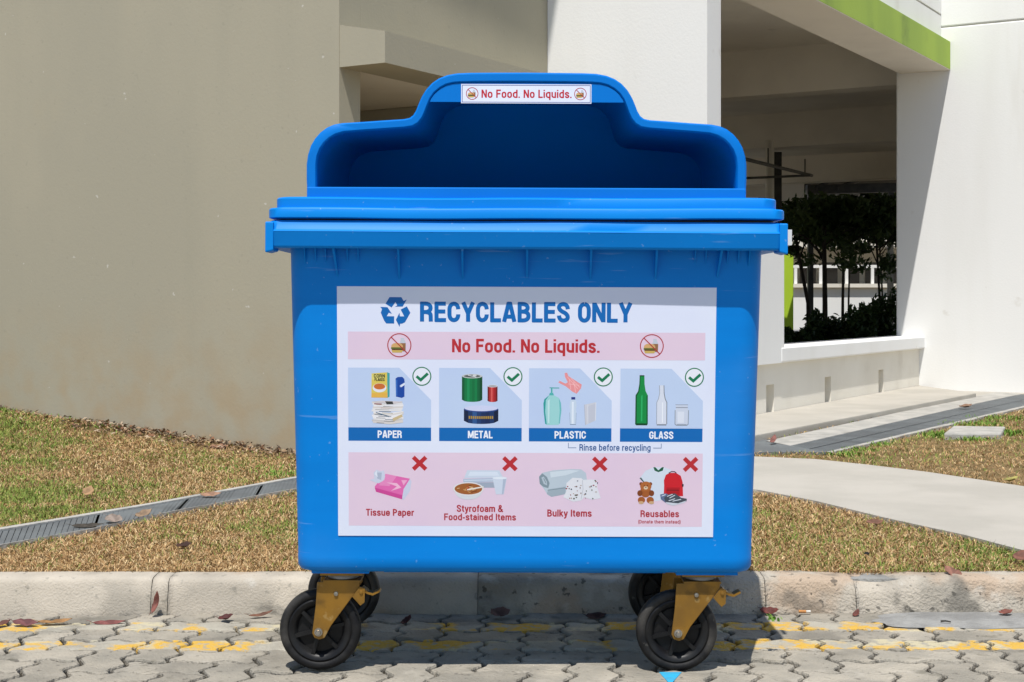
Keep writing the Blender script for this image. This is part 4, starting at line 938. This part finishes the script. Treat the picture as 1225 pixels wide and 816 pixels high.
txt('name_lettering', 'PLASTIC', 663.7, 701.4, 515.6, 524.4, WT, wt=.19); txt('name_lettering', 'GLASS', 777, 806, 515.6, 524.4, WT, wt=.19)
txt('rinse_lettering', 'Rinse before recycling', 693.5, 779, 531, 538.8, (40, 90, 150), wt=.15)
p = Print(); p.line([(680.4, 529.5), (680.4, 535.4), (690, 535.4)], .8, (120, 140, 175)); p.line([(782, 535.4), (791.6, 535.4), (791.6, 530)], .8, (120, 140, 175)); done(p, 'bracket_lines')
CR = (176, 50, 62)
txt('caption_lettering', 'Tissue Paper', 437.7, 495.4, 609.4, 617.6, CR); txt('caption_lettering', 'Styrofoam &', 546.7, 602.5, 604.3, 612.6, CR)
txt('caption_lettering', 'Food-stained Items', 531.5, 618, 614.6, 622.6, CR); txt('caption_lettering', 'Bulky Items', 655.5, 709, 609.4, 617.8, CR)
txt('caption_lettering', 'Reusables', 767.5, 814, 609.9, 618, CR); txt('caption_lettering', '(Donate them instead)', 765, 816, 621.4, 625.6, CR, wt=.17)
# folded-arrow recycling symbol, traced arrow by arrow
def Z(pts, ox=451, oy=345.9, k=50 / 816): return [(ox + x * k, oy + y * k) for x, y in pts]
p = Print(); p.poly(Z([(255, 165), (485, 165), (530, 240), (590, 212), (510, 350), (360, 352), (405, 328), (372, 262), (295, 368), (178, 295)]), BL)
p.poly(Z([(75, 358), (215, 362), (300, 492), (240, 470), (200, 538), (345, 540), (345, 682), (190, 680), (150, 625), (85, 470), (110, 400)]), BL)
p.poly(Z([(590, 345), (660, 470), (555, 655), (500, 682), (460, 684), (450, 745), (378, 610), (448, 470), (456, 540), (540, 540), (472, 408)]), BL); done(p, 'recycling_symbol')
def burger(cx, cy, r_, mp=SP, par=None, lay=1.6, faint=False):
    p = Print(mp); p.lay = lay; k = r_ / 14.0
    def q(L): return [(cx + x * k, cy + y * k) for x, y in L]
    p.poly(q([(1.5, -8.5), (5.5, -8.5), (6, -6), (7.6, -3), (7.4, 7.5), (1, 7.5), (.6, -3), (1.6, -6)]), (196, 202, 212))
    p.poly(q([(1, -2.5), (7.4, -2.5), (7.2, 7), (1.2, 7)]), (150, 105, 70))
    p.poly(q([(-9.5, 2.4), (-9, -.5), (-6.5, -2.3), (-2, -2.8), (2, -2), (4, .2), (4.2, 2.4)]), (214, 170, 110)); p.poly(q([(-9.5, 2.4), (4.4, 2.4), (4.6, 4.2), (-9.8, 4.2)]), (96, 110, 48)); p.poly(q([(-9, 4.2), (4.2, 4.2), (3.6, 5.6), (-8.6, 5.6)]), (88, 52, 36)); p.poly(q([(-9, 5.6), (4, 5.6), (3, 8.6), (-8, 8.6)]), (205, 175, 95))
    p.ring(cx, cy, r_ - .6, 1.15 * max(k, .7), (176, 40, 50), 40); p.line(q([(-9.3, -9.3), (9.3, 9.3)]), 1.2 * max(k, .7), (176, 40, 50))
    return p.make('no_food_symbol', par or stk)
burger(478.2, 413.6, 14.4); burger(779, 413.4, 14.2)
# pictures: paper
p = Print(); p.lay = 1.4
p.poly([(445, 447.5), (463.5, 446), (464, 476.5), (444.6, 476.3)], (222, 200, 92)); p.poly([(463.5, 446), (466.6, 447), (466.4, 475), (464, 476.5)], (60, 160, 165)); p.rect(445, 448.5, 461, 455, (226, 214, 120))
p.ell(454.4, 464.6, 8.2, 5.4, (228, 230, 236)); p.ell(454.4, 463, 6.8, 3.6, (205, 110, 50)); p.poly([(445, 471), (464, 470), (464, 476.3), (444.8, 476.2)], (230, 180, 80)); done(p, 'cereal_box_picture')
txt('cereal_box_lettering', 'CORN', 447.6, 461, 448.2, 452.4, (38, 48, 30), wt=.2, lay=3); txt('cereal_box_lettering', 'FLAKES', 448.6, 460.6, 453, 456.4, (38, 48, 30), wt=.2, lay=3)
p = Print(); p.lay = 1.4; p.poly([(473.6, 453.5), (476, 451.6), (481.5, 451.3), (484, 453.8), (484.6, 458), (478.6, 461.6), (479, 463.8), (484.3, 461), (484.2, 475), (481, 476.6), (474, 475)], (22, 72, 160)); p.poly([(474, 455), (475.6, 455), (475.6, 474), (474.4, 474)], (60, 115, 195)); p.poly([(480, 461.4), (484.6, 458.4), (484.4, 461), (480, 464)], (228, 234, 244)); done(p, 'drink_carton_picture')
p = Print(); p.lay = 1.4; rs = random.Random(3)
for k in range(13):
    y = 481 + k * 1.95; sh = rs.uniform(-1.2, 1.2); c = rs.choice([(232, 230, 228), (220, 214, 208), (205, 200, 196), (238, 236, 236)]); p.poly([(446 + sh, y), (466, y + 1.6 if k > 5 else y + .4), (482 + sh, y - .4 if k < 7 else y - 1.6), (482 + sh, y + 1.6), (467, y + 3.6 if k > 5 else y + 2), (446 + sh, y + 2.0)], c)
    c2 = rs.choice([(90, 84, 82), (150, 110, 100), (70, 90, 110), (160, 150, 110), (120, 118, 120)]); xa = 447 + rs.uniform(0, 14); p.line([(xa, y + 1.9), (xa + rs.uniform(8, 17), y + 2.3)], .65, c2)
p.poly([(446.5, 481), (458, 479.8), (482.6, 481), (470, 484.2)], (214, 206, 206)); p.poly([(461, 480.6), (470, 480.8), (471, 484), (463, 484.2)], (60, 62, 60)); p.line([(448, 483.6), (457, 484)], 1.1, (150, 80, 84)); p.line([(450, 494), (466, 499)], 1, (70, 105, 130)); p.poly([(470, 501), (481, 496), (482, 499), (471, 504.6)], (205, 185, 140)); done(p, 'newspaper_stack_picture')
# metal
def can(cx, y0, y1, rx, ry, cols, topc, dark):
    p = Print(); p.lay = 1.4; m_ = len(cols)
    for k, c in enumerate(cols):
        a0_, a1_ = -1 + 2 * k / m_, -1 + 2 * (k + 1) / m_; f_ = lambda a: ry * math.sqrt(max(0, 1 - a * a))
        p.poly([(cx + rx * a0_, y0), (cx + rx * a1_, y0), (cx + rx * a1_, y1 + f_(a1_)), (cx + rx * a0_, y1 + f_(a0_))], c); p.lay -= .12
    p.lay += .2; p.ell(cx, y0, rx, ry, topc); p.ell(cx, y0, rx * .8, ry * .65, dark); return p
p = can(565, 450.2, 478.4, 12.2, 2.6, [(6, 88, 52), (10, 118, 66), (24, 140, 84), (10, 122, 68), (8, 112, 62), (12, 124, 70), (8, 96, 56), (4, 74, 42)], (196, 200, 200), (90, 94, 92))
p.line([(560, 449), (570, 451.4)], .9, (210, 214, 214)); p.ell(568, 449.4, 2.4, 1, (212, 214, 214)); done(p, 'green_can_picture')
p = can(589.4, 462, 479.6, 6, 1.5, [(120, 28, 32), (176, 44, 46), (216, 92, 88), (186, 46, 50), (160, 32, 38), (112, 22, 28)], (214, 216, 220), (160, 162, 166)); done(p, 'red_can_picture')
p = can(575.8, 489.6, 503.6, 20.6, 3.8, [(16, 34, 66), (26, 56, 100), (44, 86, 140), (26, 58, 106), (20, 46, 90), (18, 40, 82), (24, 54, 100), (12, 28, 58)], (42, 72, 140), (200, 208, 238)); p.ell(575.8, 488.6, 20, 3.4, (206, 212, 240)); p.ring(575.8, 488.6, .1, .1, BL, 3)
for k in range(12): p.rect(561 + k * 2.5, 498.2 + abs(k - 5.5) * -.08, 562.7 + k * 2.5, 501.2, (176, 140, 52))
done(p, 'biscuit_tin_picture')
# plastic
p = Print(); p.lay = 1.4; bx = 640 ; q = lambda L: [(641 + x * .1674, 435.6 + y * .1674) for x, y in L]
p.poly(q([(55, 280), (62, 250), (95, 222), (100, 205), (110, 200), (108, 175), (100, 166), (165, 166), (166, 172), (122, 176), (122, 205), (130, 222), (165, 240), (180, 275), (184, 330), (172, 425), (160, 434), (78, 434), (68, 425), (58, 345)]), (158, 214, 212)); p.poly(q([(55, 280), (62, 250), (95, 222), (72, 258), (68, 340), (80, 430), (68, 425), (58, 345)]), (40, 158, 156)); p.poly(q([(165, 240), (180, 275), (184, 330), (172, 425), (166, 420), (172, 330), (168, 275)]), (110, 190, 190)); p.poly(q([(100, 205), (124, 205), (130, 222), (95, 222)]), (80, 180, 178)); p.line(q([(98, 168), (168, 170)]), 1, (60, 165, 165)); p.line(q([(113, 170), (113, 204)]), 1.6, (70, 170, 170)); p.poly(q([(85, 262), (100, 250), (98, 420), (88, 420)]), (196, 230, 230)); done(p, 'pump_bottle_picture')
p = Print(); p.lay = 1.4; p.poly(q([(205, 62), (222, 60), (232, 84), (292, 122), (328, 145), (322, 172), (292, 210), (262, 196), (215, 158), (160, 130), (170, 118), (212, 138), (228, 128), (208, 90)]), (236, 150, 152))
for a_, b_ in (((225, 90), (300, 175)), ((240, 110), (250, 180)), ((270, 125), (285, 200)), ((232, 140), (310, 150)), ((250, 100), (315, 165))): p.line(q([a_, b_]), .6, (250, 196, 196))
done(p, 'carrier_bag_picture')
p = Print(); p.lay = 1.4; p.poly(q([(248, 262), (258, 250), (278, 250), (290, 268), (292, 300), (288, 320), (292, 350), (288, 430), (246, 430), (242, 350), (248, 320), (242, 300)]), (200, 216, 232)); p.poly(q([(258, 268), (272, 268), (272, 425), (258, 425)]), (226, 236, 246)); p.rect(*q([(254, 234)])[0], *q([(282, 252)])[0], (32, 48, 130)); p.line(q([(246, 430), (288, 430)]), .8, (130, 150, 176)); p.line(q([(243, 345), (247, 430)]), .5, (150, 170, 196)); p.line(q([(290, 345), (287, 430)]), .5, (150, 170, 196)); done(p, 'water_bottle_picture')
p = Print(); p.lay = 1.4; p.poly(q([(348, 288), (430, 270), (428, 400), (356, 434)]), (206, 208, 216)); p.poly(q([(372, 300), (430, 278), (428, 398), (374, 424)]), (196, 200, 212)); p.line(q([(348, 288), (356, 434)]), .6, (176, 180, 190)); p.line(q([(372, 286), (374, 424)]), .6, (226, 230, 238)); p.line(q([(430, 272), (428, 400)]), .8, (226, 230, 238)); done(p, 'clear_case_picture')
# glass
p = Print(); p.lay = 1.4; B_ = [(740, 76), (774, 76), (776, 140), (784, 190), (800, 220), (802, 425), (796, 434), (718, 434), (711, 425), (712, 220), (730, 190), (738, 140)]
p.poly(q(B_), (8, 140, 66)); p.poly(q([(711, 425), (712, 220), (730, 190), (738, 140), (740, 78), (746, 78), (745, 140), (738, 195), (722, 225), (722, 425)]), (6, 88, 42)); p.poly(q([(790, 225), (800, 222), (802, 425), (792, 425)]), (6, 96, 46)); p.poly(q([(716, 420), (798, 420), (796, 434), (718, 434)]), (6, 66, 34)); p.poly(q([(752, 225), (762, 215), (762, 405), (752, 405)]), (40, 178, 100)); p.rect(*q([(740, 76)])[0], *q([(774, 84)])[0], (4, 60, 34)); done(p, 'green_bottle_picture')
p = Print(); p.lay = 1.4; B_ = [(884, 148), (914, 148), (916, 205), (924, 245), (936, 270), (937, 425), (930, 433), (870, 433), (863, 425), (864, 270), (876, 245), (884, 205)]
p.poly(q(B_), (216, 222, 234)); p.line(q([(882, 148), (884, 205), (876, 245), (864, 270), (864, 425)]), .7, (150, 158, 172)); p.line(q([(914, 148), (916, 205), (924, 245), (936, 270), (937, 425)]), .9, (112, 120, 132)); p.line(q([(866, 430), (934, 430)]), 1.4, (120, 128, 140)); p.line(q([(906, 270), (906, 415)]), 1.2, (238, 242, 248)); done(p, 'clear_bottle_picture')
p = Print(); p.lay = 1.4; p.poly(q([(1000, 290), (1086, 290), (1086, 310), (1092, 330), (1090, 425), (1080, 434), (1006, 434), (996, 425), (996, 330), (1002, 310)]), (204, 212, 228)); p.line(q([(998, 286), (1088, 286)]), .7, (150, 158, 172)); p.line(q([(1000, 306), (1086, 306)]), 1, (140, 148, 164)); p.line(q([(996, 325), (996, 425), (1006, 433), (1080, 433), (1090, 425), (1092, 325)]), .9, (136, 146, 160)); p.rect(*q([(1014, 335)])[0], *q([(1060, 415)])[0], (220, 226, 238)); p.line(q([(1008, 428), (1078, 428)]), 1.2, (150, 160, 174)); done(p, 'glass_jar_picture')
# rejected items
q = lambda L: [(421 + x * .1796, 540.8 + y * .1796) for x, y in L]
p = Print(); p.lay = 1.4; p.poly(q([(152, 232), (225, 148), (388, 180), (350, 245), (336, 318), (160, 268)]), (226, 108, 176)); p.poly(q([(388, 180), (398, 200), (388, 262), (345, 322), (334, 316), (345, 250)]), (204, 208, 228)); p.poly(q([(152, 240), (336, 290), (336, 318), (160, 268)]), (206, 74, 150)); p.poly(q([(225, 148), (300, 163), (250, 230), (180, 225)]), (232, 140, 192)); p.poly(q([(230, 205), (300, 210), (330, 240), (260, 262), (300, 232)]), (242, 186, 214)); p.poly(q([(330, 190), (370, 190), (345, 225)]), (240, 170, 206))
p.poly(q([(118, 190), (150, 180), (145, 140), (165, 120), (190, 132), (215, 125), (222, 165), (215, 190), (180, 212), (155, 205)]), (206, 212, 228)); p.poly(q([(165, 140), (200, 140), (195, 190), (170, 180)]), (176, 186, 204)); p.poly(q([(150, 150), (165, 125), (172, 170)]), (226, 232, 242)); done(p, 'tissue_pack_picture')
p = Print(); p.lay = 1.4; p.poly(q([(770, 122), (985, 122), (1010, 170), (750, 175)]), (204, 216, 230)); p.poly(q([(742, 180), (1010, 170), (1008, 196), (745, 206)]), (182, 196, 214)); p.poly(q([(745, 206), (990, 200), (980, 238), (850, 238)]), (160, 172, 188)); p.poly(q([(790, 132), (970, 132), (985, 158), (775, 160)]), (218, 228, 240)); p.line(q([(750, 190), (1000, 184)]), .6, (226, 234, 244)); done(p, 'foam_box_picture')
p = Print(); p.lay = 2.2; p.poly(q([(940, 176), (1034, 176), (1014, 282), (962, 282)]), (206, 216, 230)); p.ell(*q([(987, 173)])[0], 8.6, 1.6, (226, 234, 242)); p.poly(q([(1010, 180), (1030, 180), (1012, 280), (1002, 280)]), (176, 188, 206)); done(p, 'foam_cup_picture')
p = Print(); p.lay = 2.4; p.ell(*q([(778, 265)])[0], 16, 9.6, (214, 218, 222)); p.ell(*q([(778, 246)])[0], 18.6, 8, (226, 224, 222)); p.ell(*q([(778, 246)])[0], 16.6, 6.8, (160, 96, 48)); rs = random.Random(9)
for k in range(26):
    a_ = rs.uniform(0, 6.28); rr_ = rs.uniform(0, .85); x, y = q([(778, 246)])[0]; x += 15 * rr_ * math.cos(a_); y += 6 * rr_ * math.sin(a_); p.line([(x - 1.6, y - rs.uniform(-.8, .8)), (x + 1.6, y + rs.uniform(-.8, .8))], .8, rs.choice([(206, 160, 100), (110, 50, 30), (222, 190, 140), (180, 60, 40)]))
p.line(q([(770, 252), (880, 232)]), 1.5, (232, 226, 216)); done(p, 'noodle_bowl_picture')
q = lambda L: [(621 + x * .18776, 540.2 + y * .18776) for x, y in L]
p = Print(); p.lay = 1.4; p.poly(q([(130, 160), (150, 135), (220, 118), (340, 110), (400, 112), (430, 135), (436, 175), (420, 230), (300, 270), (210, 288), (185, 275), (160, 235), (135, 205)]), (188, 202, 212)); p.poly(q([(130, 160), (150, 138), (180, 160), (198, 200), (190, 232), (160, 225), (135, 205)]), (132, 150, 160)); p.poly(q([(145, 165), (160, 158), (180, 190), (182, 215), (160, 205)]), (182, 196, 206)); p.line(q([(160, 170), (174, 200)]), .7, (104, 124, 134)); p.poly(q([(190, 240), (300, 222), (300, 270), (210, 288), (180, 268)]), (160, 176, 186)); p.line(q([(185, 246), (300, 230)]), .7, (120, 138, 148)); p.poly(q([(200, 130), (330, 116), (390, 120), (300, 150), (205, 165)]), (208, 220, 228)); done(p, 'rolled_blanket_picture')
p = Print(); p.lay = 2.4; p.poly(q([(305, 200), (345, 165), (400, 168), (412, 178), (455, 176), (500, 178), (504, 230), (526, 295), (470, 305), (420, 290), (400, 310), (350, 318), (285, 290), (305, 250)]), (226, 228, 232)); p.line(q([(408, 180), (412, 240), (400, 300)]), .6, (180, 184, 192)); rs = random.Random(5)
for k in range(34):
    x, y = q([(rs.uniform(300, 505), rs.uniform(178, 300))])[0]; p.ell(x, y, rs.uniform(.6, 1.3), rs.uniform(.5, 1), rs.choice([(120, 84, 70), (150, 60, 70), (90, 100, 80), (176, 150, 130), (60, 60, 80)]), 7)
done(p, 'floral_cushions_picture')
p = Print(); p.lay = 1.4; p.poly(q([(775, 165), (810, 120), (862, 96), (926, 96), (975, 112), (960, 300), (880, 312), (835, 300), (850, 205), (800, 190)]), (212, 222, 234)); p.poly(q([(860, 96), (872, 96), (892, 116), (915, 96), (927, 96), (920, 118), (892, 128), (868, 118)]), (26, 92, 64)); p.poly(q([(772, 166), (782, 162), (802, 188), (796, 192)]), (60, 90, 90)); done(p, 'shirt_picture')
p = Print(); p.lay = 2.2; p.poly(q([(928, 180), (940, 145), (965, 132), (1005, 132), (1035, 150), (1048, 190), (1052, 280), (928, 280), (930, 215)]), (206, 32, 44)); p.poly(q([(945, 225), (1030, 225), (1030, 275), (945, 275)]), (176, 24, 36)); p.line(q([(958, 134), (975, 124), (995, 124), (1008, 134)]), 1, (44, 40, 50)); p.line(q([(945, 242), (1025, 242)]), .7, (70, 18, 26)); p.poly(q([(1044, 200), (1056, 206), (1052, 222), (1044, 218)]), (50, 40, 48)); done(p, 'backpack_picture')
p = Print(); p.lay = 2.6; BR = (164, 92, 44); DB = (128, 66, 30)
for x, y, rx, ry, c in ((783, 203, 2.2, 2.2, DB), (842, 203, 2.2, 2.2, DB), (812, 250, 6.4, 7.4, BR), (776, 262, 3.2, 3.6, DB), (850, 262, 3.2, 3.6, DB), (786, 306, 4.4, 4, BR), (842, 306, 4.4, 4, BR), (813, 218, 6.8, 5.8, (178, 104, 52)), (813, 228, 2.6, 2, (222, 196, 164)), (784, 322, 3.2, 1.8, (206, 170, 130)), (850, 322, 3.2, 1.8, (206, 170, 130))): p.ell(*q([(x, y)])[0], rx, ry, c, 18)
p.ell(*q([(803, 213)])[0], .6, .6, (30, 20, 16), 8); p.ell(*q([(823, 213)])[0], .6, .6, (30, 20, 16), 8); p.ell(*q([(813, 224)])[0], .9, .6, (30, 20, 16), 8); done(p, 'toy_bear_picture')
p = Print(); p.lay = 3.6; p.poly(q([(905, 270), (940, 262), (985, 285), (1020, 290), (1010, 320), (940, 322), (910, 300)]), (96, 112, 146)); p.poly(q([(930, 290), (960, 268), (1000, 262), (1040, 290), (1076, 296), (1075, 312), (1020, 330), (980, 338), (940, 320)]), (70, 78, 88)); p.poly(q([(940, 318), (1020, 326), (1074, 308), (1060, 322), (990, 341), (950, 330)]), (206, 212, 222))
for a_, b_ in (((950, 282), (985, 268)), ((965, 292), (1000, 274)), ((915, 280), (940, 270)), ((985, 312), (1040, 300)), ((960, 310), (1000, 296))): p.line(q([a_, b_]), .9, (216, 222, 232))
done(p, 'sports_shoes_picture')
# small sticker at the top of the hood
def hq(x, y): return (x, y)
hs_ = Print(HPm); hs_.lay = 1; cs = [(548.6, 100.6), (704.6, 100.6), (704.6, 123.6), (548.6, 123.6)]
hs_.V = [HPm(x, y, 3) for x, y in cs] + [HPm(x, y, 0) for x, y in cs]; hs_.F = [[3, 2, 1, 0], [0, 1, 5, 4], [1, 2, 6, 5], [2, 3, 7, 6], [3, 0, 4, 7]]; hs_.C = [lin(WH)] * 5
hst = bp(hs_.make('warning_sticker', bin_, 'small white warning sticker at the top of the hood'))
p = Print(HPm); p.lay = 4; p.line([(550, 102), (703.2, 102), (703.2, 122.2), (550, 122.2)], .7, (70, 84, 140), True); p.make('border_line', hst)
txt('warning_lettering', 'No Food. No Liquids.', 572.8, 681, 107.2, 117, (190, 34, 48), wt=.18, mp=HPm, par=hst, lay=4)
burger(561.8, 112, 7.6, HPm, hst, 4); burger(691.4, 112, 7.6, HPm, hst, 4)
bin_.rotation_euler = (0, .0038, 0)
